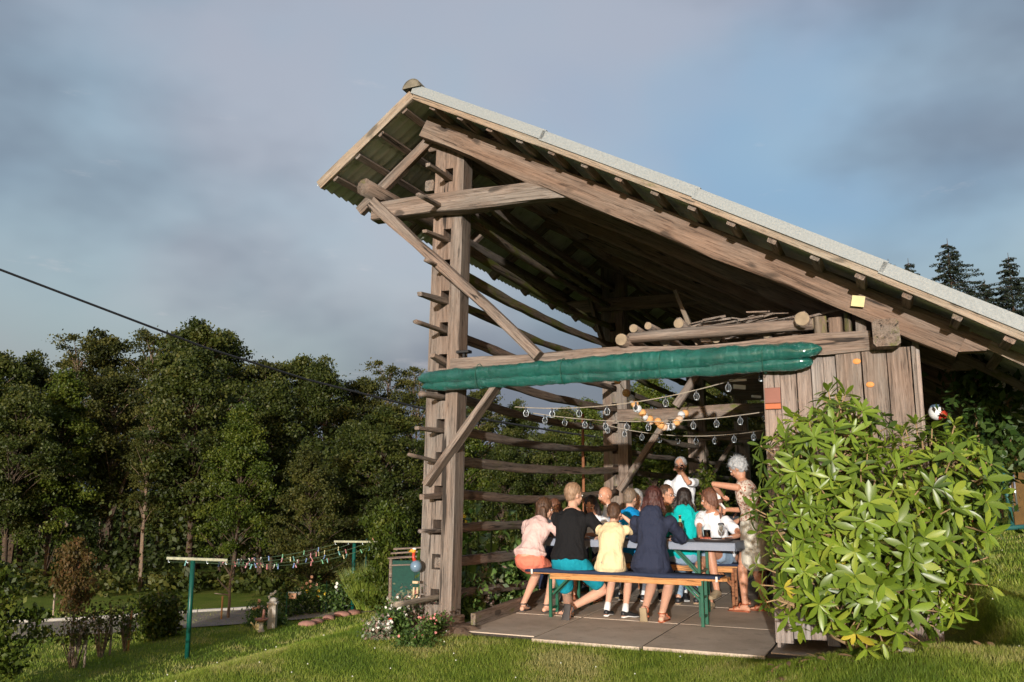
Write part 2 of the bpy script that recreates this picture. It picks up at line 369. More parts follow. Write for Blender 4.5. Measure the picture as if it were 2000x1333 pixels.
# ---------------------------------------------------------------- the hayrack
barn = empty('hayrack_barn', (OX, OY, 0), -AZ, 'tall weathered timber hayrack with a lean-to roof sheltering the party', 'hayrack')
def post(h, b0, wd=.42, dp=.24, lean=0.0, zs=(), mat=WOOD, a0=0.0):
    """big hewn post with a mortise through its middle for every rail"""
    mb = MB(); hw = .052; hh = .15; ys = [-wd/2, -hw, hw*.9, wd/2]; zlist = sorted(zs)
    def blk(x0, x1, y0, y1, e0=0, e1=0):
        seg = max(1, int((x1-x0)/.3)); base = len(mb.v)
        for i in range(seg+1):
            x = x0+(x1-x0)*i/seg; q = lambda k: .007*mnoise.noise(Vector((x*1.7, k*5.1, b0)))*(1 if x1-x0 > .5 else .3)
            A = y0+(q(1) if y0 < -hw-.01 else 0); B = y1+(q(2) if y1 > hw+.01 else 0); tp = 1-.06*x/h
            for (y, z) in ((A*tp, 0+q(3)), (B*tp, 0+q(4)), (B*tp, dp+q(5)), (A*tp, dp+q(6))): mb.v.append((x, y, z))
        for i in range(seg):
            for k in range(4):
                mb.f.append((base+i*4+k, base+i*4+(k+1) % 4, base+i*4+4+(k+1) % 4, base+i*4+4+k)); mb.m.append(0)
        mb.f.append((base+3, base+2, base+1, base)); mb.m.append(0); e = base+seg*4; mb.f.append((e, e+1, e+2, e+3)); mb.m.append(0)
    blk(0, h, ys[0], ys[1]); blk(0, h, ys[2], ys[3])
    x = 0
    for z in zlist:
        blk(x, z-hh*.42, ys[1]+.002, ys[2]-.002); x = z+hh*.58
    blk(x, h, ys[1]+.002, ys[2]-.002)
    mx = Matrix(((0, 1, 0, 0), (0, 0, 1, b0), (1, 0, 0, 0), (0, 0, 0, 1)))
    mx = Matrix.Translation((a0, 0, 0)) @ Matrix.Rotation(lean, 4, 'Y') @ mx
    return mb.build('post', mat, barn, mx)
RZ = [.27+.337*k for k in range(14)]
post(5.0, 0.0, .37, .20, zs=RZ, lean=R(1.3), a0=-.10); post(5.05, 5.72, .42, .24, zs=RZ, mat=WOODP); post(5.05, 11.9, .42, .24, zs=RZ, mat=WOODP); post(5.0, 18.0, .4, .24, mat=WOODP)
MB().box((-.31, -.03, -.05), (.12, .23, .10), .02).build('post_foot', DIRT, barn)
stub = [.72, None, .30, .30, .58, .45, .42, .2, .56, .5, .42, .45, .6, .45]
for k, z in enumerate(RZ):
    mat = WOODM if k in (9, 10, 12) or k == 11 else WOODP
    s = stub[k]; jz = random.uniform(-.02, .02); ja = random.uniform(-.01, .01); off = .02*(z-2.5)*-.0
    lx = -math.tan(R(.9))*-z
    x0 = -.10+z*math.sin(R(1.3))-.005
    if k == 1: s = None
    if s: timber('rail_end', (x0+ja, .16, z-.02), (x0-.01, -s, z+random.uniform(-.06, .05)), .075, .05 if k % 3 else .065, WOODG if k in (0,) else WOODP if k in (1, 4) else WOOD, barn, rough=.012, taper=.75, rnd=k % 2 == 0, seg=7)
    timber('rail', (x0, .22 if k != 1 else .05, z), (ja, 5.85, z+jz+.02), .085, .105, mat, barn, bend=.05+.04*random.random(), rnd=(k % 3 != 1), rough=.01, taper=.85)
    timber('rail', (0, 5.8, z+.01), (0, 12.05, z+random.uniform(-.03, .03)), .085, .10, mat, barn, bend=.05, rnd=(k % 2 == 1), rough=.01)
    if k > 2: timber('rail', (0, 11.9, z+.01), (0, 18.1, z+random.uniform(-.03, .03)), .085, .10, WOODP, barn, bend=.04, rnd=True, rough=.01, seg=6)
# roof profile: ridge, long side to the right, short side to the left
def zr(a):                            # underside of the sheets on the long side
    t = (a+.07)/5.6; return 5.315-.566*(a+.07)+.05*math.sin(math.pi*t)
RIDGE = (-.09, 5.335); EAVE = (-1.21, 4.53)
def zl(a): t = (a-EAVE[0])/(RIDGE[0]-EAVE[0]); return EAVE[1]+(RIDGE[1]-EAVE[1])*t
B0, B1 = -.6, 19.0
# tie beams, plates, purlins
timber('tie_beam', (-.86, -.09, 4.31), (1.52, -.09, 4.27), .17, .21, WOOD, barn, rough=.012)
for b_ in (5.6, 11.8): timber('tie_beam', (-.8, b_, 4.36), (1.6, b_, 4.32), .16, .2, WOODR, barn)
timber('ridge_plate', (.33, -.05, 4.92), (.33, 18.3, 4.92), .2, .2, WOODP, barn, rough=.012, seg=30)
timber('purlin', (-.80, -.42, 4.53), (-.80, 18.5, 4.53), .17, .17, WOODP, barn, rnd=True, rough=.014, seg=30)
timber('purlin', (-.27, .05, 4.60), (-.2, 12.2, 4.62), .11, .12, WOODP, barn, seg=20)
timber('side_plate', (4.17, -.26, 2.585), (4.17, 18.5, 2.585), .20, .22, WOODP, barn, seg=30)
timber('front_beam', (.08, -.02, 2.57), (4.05, -.02, 2.545), .12, .16, WOOD, barn, rough=.014, rnd=False)
for b_ in (5.62, 11.8): timber('cross_beam', (.1, b_, 2.50), (4.2, b_, 2.50), .16, .2, WOODP, barn, rough=.01)
timber('brace', (-.80, -.22, 4.40), (1.09, -.12, 2.60), .10, .125, WOOD, barn, rough=.012, up=(0, 1, 0))
timber('brace', (.72, -.05, 2.50), (-.17, -.055, 1.38), .06, .16, WOOD, barn, rough=.006, up=(0, 1, 0))
timber('brace', (.9, 5.6, 2.42), (.1, 5.6, 1.3), .10, .12, WOODP, barn, up=(0, 1, 0))
timber('brace', (.9, 11.8, 2.42), (.1, 11.8, 1.3), .10, .12, WOODP, barn, up=(0, 1, 0))
timber('brace', (-.45, 5.5, 4.95), (-.1, 5.5, 3.7), .06, .17, WOODP, barn, up=(0, 1, 0))
for b_ in (5.75, 11.9): timber('side_post', (4.2, b_, 0), (4.2, b_, 2.5), .2, .2, WOODP, barn)
for b_ in (1.6, 3.7): timber('side_post', (4.25, b_, 0), (4.25, b_, 2.48), .16, .16, WOODP, barn)
timber('strut', (1.9, 2.3, 3.62), (2.35, 1.4, 2.78), .22, .05, WOODG, barn, up=(1, 0, .3))
timber('strut', (1.1, 5.4, 2.6), (2.0, 5.4, 3.85), .12, .12, WOODP, barn, up=(0, 1, 0))
# rafters of the long side, tails cut to a point with a thin nailed sprocket
for i in range(16):
    b_ = -.14+1.17*i; jz = random.uniform(-.02, .02)
    zt = 5.175+jz; zb = 2.475+jz
    timber('rafter', (-.20, b_, zt), (4.72, b_+random.uniform(-.02, .02), zb), .14, .22 if i else .24, WOODR, barn, rough=.012, rnd=False)
    d = Vector((4.92, 0, zb-zt)).normalized(); q = Vector((4.72, b_, zb))
    MB().add([(0, -.07, -.09), (0, .07, -.09), (0, -.07, .09), (0, .07, .09), (.17, -.068, .0), (.17, .068, .0), (.17, -.068, .088), (.17, .068, .088)],
             [(0, 2, 3, 1), (4, 5, 7, 6), (0, 1, 5, 4), (2, 6, 7, 3), (0, 4, 6, 2), (1, 3, 7, 5)]).build('rafter_tip', WOODR, barn, axes(q, q+d)[0])
    timber('sprocket', q+d*.05+Vector((0, -.03, .07)), q+d*.72+Vector((0, -.03, .015)), .07, .075, WOODG if i == 0 else WOODP, barn)
    if i > 0: timber('rafter', (-.15, b_, 5.15), (-1.12, b_, 4.42), .09, .12, WOODR, barn, seg=4)
timber('rafter', (-.12, -.02, 5.17), (-1.12, -.02, 4.40), .09, .11, WOOD, barn, seg=4)
timber('rafter', (-.26, .04, 5.02), (.7, .04, 5.05), .1, .1, WOODP, barn, seg=3)
# battens
for k in range(17):
    a = .12+.325*k; s_ = (zr(a+.1)-zr(a-.1))/.2
    if a > 5.35: break
    timber('batten', (a, B0+.02, zr(a)-.045), (a, B1, zr(a)-.045), .075, .055, WOODP if k % 3 else WOOD, barn, up=(-s_, 0, 1), seg=12, rough=.004)
for k, a in enumerate((-.22, -.50, -.78, -1.06)):
    timber('batten', (a, B0+.02, zl(a)-.04), (a, B1, zl(a)-.04), .07, .05, WOOD, barn, up=(-.77, 0, 1), seg=12, rough=.004)
# corrugated sheets
SHEET, t, b = newmat('fibre_cement_sheet'); v = objvec(t)
c_ = ramp(t, tnoise(t, v, 2.2, 6, .7), [(.25, (.46, .46, .40)), (.5, (.64, .64, .58)), (.75, (.76, .76, .71))])
c_ = tmix(t, tmap(t, tnoise(t, v, 7, 5, .8), .55, .72, 0, .7), c_, (.2, .19, .14)); c_ = tmix(t, tmap(t, objrand(t), 0, 1, 0, .35), c_, (.45, .44, .38))
t.links.new(c_, b.inputs['Base Color']); b.inputs['Roughness'].default_value = .85; bump(t, b, tnoise(t, v, 40, 4, .7), .3, .01)
def sheet_mesh(ln, wd=1.08, wl=.135, amp=.022, th=.007):
    n = int(wd/wl*8); vs = []; fs = []
    for i in range(n+1):
        y = wd*i/n; z = amp*math.sin(2*math.pi*y/wl)
        for x in (0, ln):
            vs.append((x, y, z)); vs.append((x, y, z+th))
    for i in range(n):
        a = i*4; q = a+4
        fs += [(a, a+2, q+2, q), (a+1, q+1, q+3, a+3), (a, q, q+1, a+1), (a+2, a+3, q+3, q+2)]
    fs += [(0, 1, 3, 2), (n*4, n*4+2, n*4+3, n*4+1)]
    me = bpy.data.meshes.new('roof_sheet'); me.from_pydata(vs, [], fs); me.update(); return me
rows = [(-.09+5.66*i/5, -.09+5.66*(i+1)/5) for i in range(5)]
smr = sheet_mesh(1.36); sml = sheet_mesh(.80)
nsh = 19
for (a0, a1) in rows:
    for j in range(nsh):
        lift = .030+.012*(j % 2)+random.uniform(-.004, .008)
        p0 = Vector((a0-.02, B0+1.035*j, zr(a0-.02)+lift+.02)); p1 = Vector((a1+.08, B0+1.035*j, zr(a1+.08)+lift+.035))
        link('roof_sheet', smr, SHEET, barn, axes(p0, p1)[0])
for (a0, a1) in ((-1.27, -.62), (-.69, -.06)):
    for j in range(nsh):
        lift = .030+.012*(j % 2)+random.uniform(-.004, .006)+(.012 if a0 < -1 else .03)
        p0 = Vector((a0, B0+1.035*j, zl(a0)+lift)); p1 = Vector((a1, B0+1.035*j, zl(a1)+lift))
        link('roof_sheet', sml, SHEET, barn, axes(p0, p1)[0])
FLASH = m_plain('galvanised_flashing', (.27, .29, .285), .6, .12, 60, .1, .3, .5, 60)
LICH = m_plain('lichened_ridge_tile', (.17, .15, .11), .95, .45, 9, bmp=.8, bscale=14)
va = [-.09+5.68*i/12 for i in range(13)]
for i in range(0, 12, 3):            # verge flashing in four lengths, verge board below
    p0 = Vector((va[i]-.005, B0-.03, zr(va[i])+.055+.002*i)); p1 = Vector((va[i+3]+.03, B0-.03, zr(va[i+3])+.055+.002*i))
    mx, ln = axes(p0, p1); mb = MB()
    mb.box((0, -.006, -.030), (ln, .004, .062)); mb.box((0, .004, .053), (ln, .10, .0622)); mb.box((0, -.006, -.036), (ln, .015, -.030))
    mb.build('verge_flashing', FLASH, barn, mx)
    timber('verge_board', p0+Vector((0, .028, -.055)), p1+Vector((-.025, .028, -.055)), .03, .075, WOODG, barn, seg=6, rough=.003)
timber('verge_board', (EAVE[0]-.03, B0-.005, zl(EAVE[0]-.03)+.02), (-.11, B0-.005, zl(-.11)+.02), .035, .10, WOODG, barn, seg=6, rough=.003)
mb_ = MB()
prof = [(.10*math.cos(x), .105*math.sin(x)) for x in [R(10+16*i) for i in range(11)]]
def cap_mesh():
    vs = []; fs = []; n = len(prof)
    for x in (0, .44):
        for q in (1.0+.12*(x > .1), .86+.12*(x > .1)):
            for (y, z) in prof: vs.append((x, y*q, z*q))
    for i in range(n-1):
        fs += [(i, i+1, i+2*n+1, i+2*n), (n+i, i+3*n, i+3*n+1, n+i+1), (i, n+i, n+i+1, i+1), (2*n+i, 2*n+i+1, 3*n+i+1, 3*n+i)]
    fs.append(tuple(range(2*n, 3*n))); me = bpy.data.meshes.new('ridge_tile'); me.from_pydata(vs, [], fs); me.update(); return me
cm = cap_mesh()
for j in range(47):
    z = RIDGE[1]+.015+random.uniform(-.006, .006)
    link('ridge_tile', cm, LICH, barn, axes((RIDGE[0], B0-.06+.415*j+.44, z), (RIDGE[0], B0-.06+.415*j, z+.02))[0])
mb = MB()
for i in range(22):                   # moss cushions on the sheet laps above the verge
    a = .2+5.2*i/22+random.uniform(-.1, .1); mb.ball((a, B0+.08, zr(a)+.125), .05, 7, 4, 0, (random.uniform(1, 2.4), .8, .45), Matrix.Rotation(.53, 3, 'Y'))
o = mb.build('moss', LICH, barn); o['kind'] = 'stuff'
# gutter and downpipe at the right eave
ZINC = m_plain('zinc_grey', (.33, .37, .39), .4, .15, 8, .5, .5, .15, 30)
mb = MB(); ge = 5.62; gz = zr(5.57)-.03; pr = [(.075*math.cos(x), .075*math.sin(x)) for x in [R(180+15*i) for i in range(13)]]
vs = []
for y in (B0+.15, B1):
    for q in (1, .92): vs += [(ge+a*q, y, gz+z*q) for a, z in pr]
n = 13; fs = []
for i in range(n-1): fs += [(i, i+1, 2*n+i+1, 2*n+i), (n+i, 3*n+i, 3*n+i+1, n+i+1), (i, n+i, n+i+1, i+1)]
fs.append(tuple(range(n))); mb.add(vs, fs); mb.build('gutter', ZINC, barn, smooth=False)
mb = MB().tube([(ge, .35, gz-.04), (ge, .38, gz-.25), (ge-.25, .5, gz-.55), (ge-.28, .52, gz-1.1), (ge-.28, .52, .3)], .06, 12); mb.build('downpipe', ZINC, barn, smooth=True)
mb = MB().tube([(ge-.07, B0+.6, gz+.05), (ge-.05, B0+.6, gz-.09), (ge+.06, B0+.6, gz-.07), (ge+.08, B0+.6, gz+.04)], .008, 6); mb.build('gutter_hook', ZINC, barn)
# plank wall at the right of the front
x = 3.15; k = 0
KNOT = m_plain('orange_knot', (.62, .25, .06), .6, .2)
while x < 4.36:
    wd = random.uniform(.10, .15) if x < 3.68 else random.uniform(.17, .24)
    wd = min(wd, 4.385-x); bb = .03 if x < 3.68 else -.02
    top = 2.47 if x < 3.68 else 2.49
    timber('wall_board', (x+wd/2, bb, .10+random.uniform(-.03, .03)), (x+wd/2, bb, top+random.uniform(-.01, .01)), wd-.007, .028, WOODL if x < 3.68 else WOOD, barn, up=(0, -1, 0), seg=6, rough=.003)
    x += wd; k += 1
for (px, py) in ((3.93, 2.39), (4.02, 2.19), (3.84, 2.13)):
    MB().ball((px, -.035, py), .030 if py > 2.15 else .018, 9, 6, 0, (1.1, .25, .8)).build('wood_knot', KNOT if py > 2.15 else WOODR, barn)
timber('wall_board', (4.39, .0, .1), (4.39, .0, 2.62), .03, .05, WOODL, barn, up=(1, 0, 0))
timber('wall_sill', (3.6, -.02, 2.53), (4.15, -.03, 2.53), .08, .10, WOOD, barn)
for x in np.arange(0.1, 5.6, .2):     # side boarding of the lean-to store, seen from within and past the corner
    timber('wall_board', (4.33, x, .05), (4.33, x, 2.42), .19, .025, WOODP, barn, up=(1, 0, 0), seg=4, rough=.003)
for x in np.arange(.15, 1.6, .16): timber('wall_board', (3.17, x, .03), (3.17, x, 2.42), .15, .025, WOODL, barn, up=(1, 0, 0), seg=4, rough=.003)
# short upright pieces by the side plate
for (a, z0, z1, w_, m_) in ((3.66, 2.60, 2.80, .10, WOODM), (3.78, 2.6, 2.78, .11, WOODP), (3.88, 2.6, 2.82, .06, WOODM), (3.98, 2.6, 2.74, .08, WOODP)):
    timber('upright', (a, .02, z0), (a, .02, z1), w_, .09, m_, barn, up=(0, -1, 0), seg=2, rnd=w_ < .07)
# loft floor and what lies on it
for i in range(15):
    timber('loft_board', (2.15, .3+.36*i, 2.63), (4.05, .3+.36*i, 2.60), .0+.33, .03, WOODP, barn, seg=4, rough=.004) if 3 < i < 14 else None
# ---------------------------------------------------------------- trees
BARK = m_wood('tree_bark', (.03, .024, .018), (.075, .058, .042), (.13, .10, .075), .1, .3, .95)
BARKL = m_wood('pale_bark', (.10, .08, .06), (.19, .15, .11), (.28, .23, .18), .1, .3, .95)
LF_A = m_leaf('leaf_dark_green', [(.021, .031, .005), (.038, .053, .007), (.063, .074, .011), (.10, .095, .018)], .55, .3)
LF_B = m_leaf('leaf_olive', [(.025, .031, .006), (.046, .053, .009), (.074, .074, .013), (.105, .095, .019)], .6, .25)
LF_C = m_leaf('leaf_fresh_green', [(.032, .05, .005), (.053, .08, .007), (.085, .108, .012), (.125, .135, .018)], .5, .3)
LF_R = m_leaf('leaf_rusty', [(.05, .04, .01), (.08, .06, .014), (.11, .065, .02), (.12, .05, .02)], .6, .25)
NEEDLE = m_leaf('spruce_needles', [(.006, .012, .007), (.012, .02, .01), (.018, .028, .014), (.024, .03, .016)], .7, .2, .05)
def leafquads(cent, size, up=.5, aspect=.6, bend=.0):
    """rhombic leaves at the given centres, loosely facing up"""
    n = len(cent); d = RNG.normal(size=(n, 3)); d /= np.linalg.norm(d, axis=1)[:, None]
    q = RNG.normal(size=(n, 3)); q[:, 2] += up; q -= d*np.sum(q*d, 1)[:, None]; q /= np.linalg.norm(q, axis=1)[:, None]
    s = np.cross(d, q); L_ = (size*RNG.uniform(.65, 1.35, n))[:, None]
    return np.stack([cent-d*L_*.5, cent+s*L_*aspect*.5, cent+d*L_*.5, cent-s*L_*aspect*.5], 1).reshape(-1, 3)
def make_tree(name, h, r, mat, seed, crown0=.25, tips=95, per=190, leaf=.2, trunk_r=.16, shape='round', bark=None, lean=0, airy=1.0, multi=1, spread=.62):
    rs = np.random.default_rng(seed); root = bpy.data.objects.new(name, None); COL.objects.link(root)
    mb = MB(); P = []; wt = []
    ph = rs.uniform(0, 9)
    for m_ in range(multi):
        ox = rs.uniform(-.3, .3)*(multi > 1); oy = rs.uniform(-.3, .3)*(multi > 1); lx = lean+rs.uniform(-.05, .05)*h*(1 if multi > 1 else .4)
        spine = lambda t: Vector((ox+lx*t*t+.05*h*math.sin(t*4+ph)*.4, oy+.04*h*math.sin(t*3+ph*2)*.5, h*.97*t))
        mb.tube([spine(i/9) for i in range(10)], [trunk_r*(1-.88*i/9) if i else trunk_r*1.25 for i in range(10)], 7)
        for i in range(tips//multi):
            t = crown0+(1-crown0)*((i+.5)/(tips//multi))**.9
            if shape == 'round': env = math.sin(math.pi*min(1, max(.02, ((t-crown0)/(1-crown0))*.88+.10)))**.6
            elif shape == 'tall': env = (1-((t-crown0)/(1-crown0))**2.2)*.9+.1
            elif shape == 'vase': env = .25+.75*math.sin(math.pi*min(1, ((t-crown0)/(1-crown0))*.75+.12))
            an = i*2.399+rs.uniform(-.5, .5); lobe = .78+.3*math.sin(an*2+ph)+.16*math.sin(an*5+t*9)
            rr = r*env*lobe*rs.uniform(.35, 1.05); b0 = spine(max(.08, t-.16*rs.uniform(.5, 1.3)*(rr/r+.2)))
            tip = spine(t)+Vector((math.cos(an)*rr, math.sin(an)*rr, rs.uniform(-.03, .05)*h))
            midp = b0.lerp(tip, .5)+Vector((0, 0, .02*h)); mb.tube([b0, midp, tip], [trunk_r*.22, trunk_r*.13, .012], 4, cap=False)
            k = int(per*rs.uniform(.35, 1.5)); sp = spread*rs.uniform(.55, 1.25)
            c_ = rs.normal(size=(k, 3))*np.array([sp, sp, sp*.5])*.55+np.array(tip)
            c_[:, 2] -= .12*((c_[:, 0]-tip.x)**2+(c_[:, 1]-tip.y)**2)/max(sp, .1)
            P.append(c_); base_t = rs.uniform(.1, .75); wt.append(np.clip(base_t+rs.normal(size=k)*.16, 0, 1))
    mb.build('trunk', bark or BARK, root, smooth=True)
    C_ = np.concatenate(P); T_ = np.concatenate(wt); leafmesh('crown', leafquads(C_, leaf, .6), 4, mat, T_, root)
    return root
def make_spruce(name, h, r, seed):
    rs = np.random.default_rng(seed); root = bpy.data.objects.new(name, None); COL.objects.link(root)
    mb = MB().tube([(0, 0, 0), (0, 0, h*.5), (0, 0, h)], [.2, .1, .012], 7); P = []
    n = int(h*3.2)
    for i in range(n):
        t = .12+.87*i/n; rr = r*(1-t)**.85+.08; nb = 8
        for k in range(nb):
            an = 2*math.pi*k/nb+i*.7+rs.uniform(-.4, .4); q = rr*rs.uniform(.45, 1.15); z = h*t+rs.uniform(-.12, .12)
            tip = Vector((math.cos(an)*q, math.sin(an)*q, z-.16*q+.12*q*q/r)); mb.tube([(0, 0, z), tip], [.025, .008], 3, cap=False)
            m_ = max(14, int(q*60)); u = rs.uniform(.12, 1, m_)**.8; side = rs.normal(size=m_)*.16*q*(1.15-u)*1.3+rs.normal(size=m_)*.03
            P.append(np.stack([math.cos(an)*q*u-math.sin(an)*side, math.sin(an)*q*u+math.cos(an)*side, z-.16*q*u+.12*(q*u)**2/r-.10*rs.random(m_)-np.abs(side)*.25], 1))
    mb.build('trunk', BARK, root, smooth=True); C_ = np.concatenate(P)
    leafmesh('crown', leafquads(C_, .17, .2, .32), 4, NEEDLE, rs.random(len(C_)), root); return root
protos = [make_tree('alder_tree', 12, 3.0, LF_A, 1, .30, 110, 340, .165, .17, 'tall'),
          make_tree('oak_tree', 12, 3.5, LF_A, 2, .32, 115, 340, .17, .2, 'round'),
          make_tree('ash_tree', 12, 2.7, LF_B, 3, .34, 90, 270, .16, .15, 'round', airy=.7, bark=BARKL),
          make_tree('maple_tree', 12, 3.2, LF_C, 4, .24, 115, 330, .17, .17, 'tall'),
          make_tree('birch_tree', 12, 2.2, LF_B, 5, .38, 70, 170, .14, .13, 'vase', multi=2, bark=BARKL, spread=.5)]
used = set()
def plant(pr, px, ytop, D, label, cat='tree', group=None, hz=12., wide=1.0):
    p = at(px, ytop*.92+952*.08, D); z0 = tz(p.x, p.y)-.05; top = EYE+(952-ytop)/1650.*D*1.0
    # pitch: solve the height whose picture row is ytop
    u = (666.5-ytop)/1650.; top = EYE+D*(math.sin(PITCH)+u*math.cos(PITCH))/(math.cos(PITCH)-u*math.sin(PITCH))
    s = (top-z0)/hz
    if pr not in used: o = pr; used.add(pr)
    else: o = copy_tree(pr)
    o.location = (p.x, p.y, z0); o.rotation_euler = (0, 0, random.uniform(0, 6.28)); q = s*wide*random.uniform(.92, 1.08); o.scale = (q, q, s)
    tag(o, label, cat, group); return o
K = ['dark green leafy alder', 'dark broad-crowned oak', 'sparse olive-leaved ash', 'fuller light green maple', 'thin airy birch']
front = [(-40, 700, 33, 3, 'standing at the left edge of the wood'), (45, 760, 31, 1, 'in front of the wood left of the first bare trunk'), (130, 735, 33, 3, 'second crown in from the left edge of the wood'),
         (235, 720, 35, 2, 'with its pale trunk showing left of the clothesline'), (300, 800, 32, 4, 'leaning out above the near clothesline post'), (385, 690, 33, 1, 'with the tallest full crown behind the power cable'),
         (470, 800, 31, 3, 'bright in the middle of the wood behind the clothesline'), (545, 745, 34, 0, 'behind the middle of the pegged clothesline'), (690, 830, 32, 0, 'just left of the near hayrack post'),
         (760, 800, 31, 1, 'half hidden by the rail ends of the near post'), (880, 800, 33, 3, 'behind the near bay of the rails'), (980, 850, 31, 0, 'seen between the rails above the pink shirt'),
         (1080, 840, 33, 1, 'seen through the rails behind the black shirt'), (1175, 830, 32, 0, 'behind the second post of the hayrack'), (1275, 735, 30, 3, 'filling the gap right of the second post'),
         (1385, 745, 31, 1, 'behind the man drinking under the string lights'), (1480, 770, 33, 0, 'behind the grey-haired standing woman'), (1600, 800, 34, 1, 'behind the plank wall')]
back = [(0, 690, 42, 1), (75, 698, 44, 0), (160, 665, 41, 4), (215, 648, 43, 2), (285, 650, 42, 4), (345, 642, 44, 2), (400, 632, 40, 1), (455, 662, 44, 0), (520, 702, 42, 2), (580, 700, 44, 1),
        (635, 708, 40, 0), (700, 735, 43, 2), (755, 712, 44, 4), (800, 722, 45, 4), (850, 770, 42, 0), (930, 758, 41, 2), (1010, 790, 43, 0), (1100, 800, 44, 1), (1150, 790, 40, 3), (1230, 760, 43, 0), (1320, 770, 44, 2), (1420, 780, 42, 0)]
where_b = ['top left corner of the wood', 'skyline above the left bush', 'skyline left of where the cable meets the trees', 'skyline under the lowest pink cloud', 'skyline just below the power cable', 'skyline crossed by the power cable', 'highest point of the skyline', 'skyline right of the highest crown',
           'dip of the skyline right of the tall oak', 'skyline above the middle of the clothesline', 'last broad crown of the skyline left of the hayrack', 'skyline halfway between the last broad crown and the post', 'skyline left of the rail ends', 'skyline touching the near post',
           'skyline just right of the near post', 'skyline in the first bay of rails', 'skyline above the middle of the rails', 'skyline left of the second post', 'skyline touching the second post', 'skyline under the ball garland', 'skyline between the garland and the tile', 'skyline beside the plank wall']
for px, yt, D, k, wh in front: plant(protos[k], px, yt, D, f'{K[k]} {wh}', 'tree', 'trees at the edge of the wood', wide=1.0)
for (px, yt, D, k), wh in zip(back, where_b): plant(protos[k], px, yt, D, f'{K[k]} on the {wh}', 'tree', 'trees on the skyline of the wood')
# depth of the wood and its understorey, one mass
C_ = []; T_ = []
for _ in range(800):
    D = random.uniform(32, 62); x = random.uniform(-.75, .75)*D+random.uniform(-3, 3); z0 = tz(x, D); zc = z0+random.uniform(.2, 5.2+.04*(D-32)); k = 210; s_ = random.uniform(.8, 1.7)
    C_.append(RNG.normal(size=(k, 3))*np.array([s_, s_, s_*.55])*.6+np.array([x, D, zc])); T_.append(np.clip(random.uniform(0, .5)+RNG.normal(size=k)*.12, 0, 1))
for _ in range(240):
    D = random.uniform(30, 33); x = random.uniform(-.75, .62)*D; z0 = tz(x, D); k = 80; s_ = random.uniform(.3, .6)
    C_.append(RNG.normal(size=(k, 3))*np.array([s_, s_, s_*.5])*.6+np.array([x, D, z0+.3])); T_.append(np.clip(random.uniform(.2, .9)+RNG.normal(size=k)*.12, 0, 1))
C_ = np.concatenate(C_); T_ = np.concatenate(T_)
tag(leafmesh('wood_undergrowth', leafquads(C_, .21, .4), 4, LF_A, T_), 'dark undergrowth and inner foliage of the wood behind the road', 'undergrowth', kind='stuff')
mb = MB()
for _ in range(160):
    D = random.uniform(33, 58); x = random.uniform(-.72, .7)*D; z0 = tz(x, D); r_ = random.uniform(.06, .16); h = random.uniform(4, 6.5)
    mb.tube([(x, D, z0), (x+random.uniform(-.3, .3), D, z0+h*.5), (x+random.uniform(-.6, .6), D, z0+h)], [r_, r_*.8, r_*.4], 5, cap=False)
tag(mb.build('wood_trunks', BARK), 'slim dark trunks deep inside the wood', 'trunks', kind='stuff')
# conifers behind the roof
sp = [make_spruce('spruce_tree', 14, 6.6, 11), make_spruce('spruce_tree', 14, 5.8, 12)]
for px, yt, D, k, lb in [(1853, 466, 42, 0, 'tallest dark spruce above the right end of the roof'), (1972, 494, 40, 1, 'dark spruce at the right edge of the sky'), (1776, 505, 50, 1, 'spruce tip showing second from the left above the roof'),
                         (1737, 506, 56, 0, 'small leftmost spruce tip poking above the roof'), (1925, 545, 46, 0, 'low spruce between the two tall ones above the roof'), (1898, 560, 52, 1, 'short spruce right beside the tallest one'), (2045, 530, 44, 0, 'spruce partly cut off by the right edge')]:
    plant(sp[k], px, yt, D, lb, 'spruce', 'spruces behind the roof', 14.)
for px, yt, D, k, lb in [(1880, 700, 30, 1, 'dark oak behind the gutter downpipe'), (1990, 640, 27, 0, 'dark alder at the right edge below the spruces'), (2060, 700, 24, 1, 'broad dark oak cut by the right edge of the picture'), (1940, 800, 23, 3, 'low maple behind the metal swing frame'), (1790, 780, 31, 0, 'alder glimpsed past the plank wall corner')]:
    plant(protos[k], px, yt, D, lb, 'tree', 'dark trees right of the hayrack')
# single trees and shrubs on the lawn
t_ = make_tree('hornbeam_tree', 12, 4.0, LF_B, 21, .10, 110, 210, .2, .16, 'tall', spread=.7); plant(t_, 612, 868, 28.2, 'bushy olive brown tree behind the far end of the clothesline', 'tree')
t_ = make_tree('young_fruit_tree', 12, 3.5, LF_R, 22, .42, 70, 60, .42, .22, 'vase', spread=1.1); plant(t_, 155, 1052, 19.0, 'young rust-leaved tree with thin trunk beside the road', 'young tree', wide=.62)
t_ = make_tree('hazel_bush', 12, 6.0, LF_C, 23, .05, 100, 130, .50, .25, 'round', spread=1.5); plant(t_, -45, 1068, 15.0, 'dense green bush at the lower left edge', 'bush', wide=.85)
t_ = make_tree('golden_bush', 12, 6.0, LF_C, 24, .03, 90, 120, .45, .2, 'round', spread=1.4, multi=2); plant(t_, 762, 985, 26.5, 'yellow green bush left of the near post above the net shed', 'bush', wide=.75)
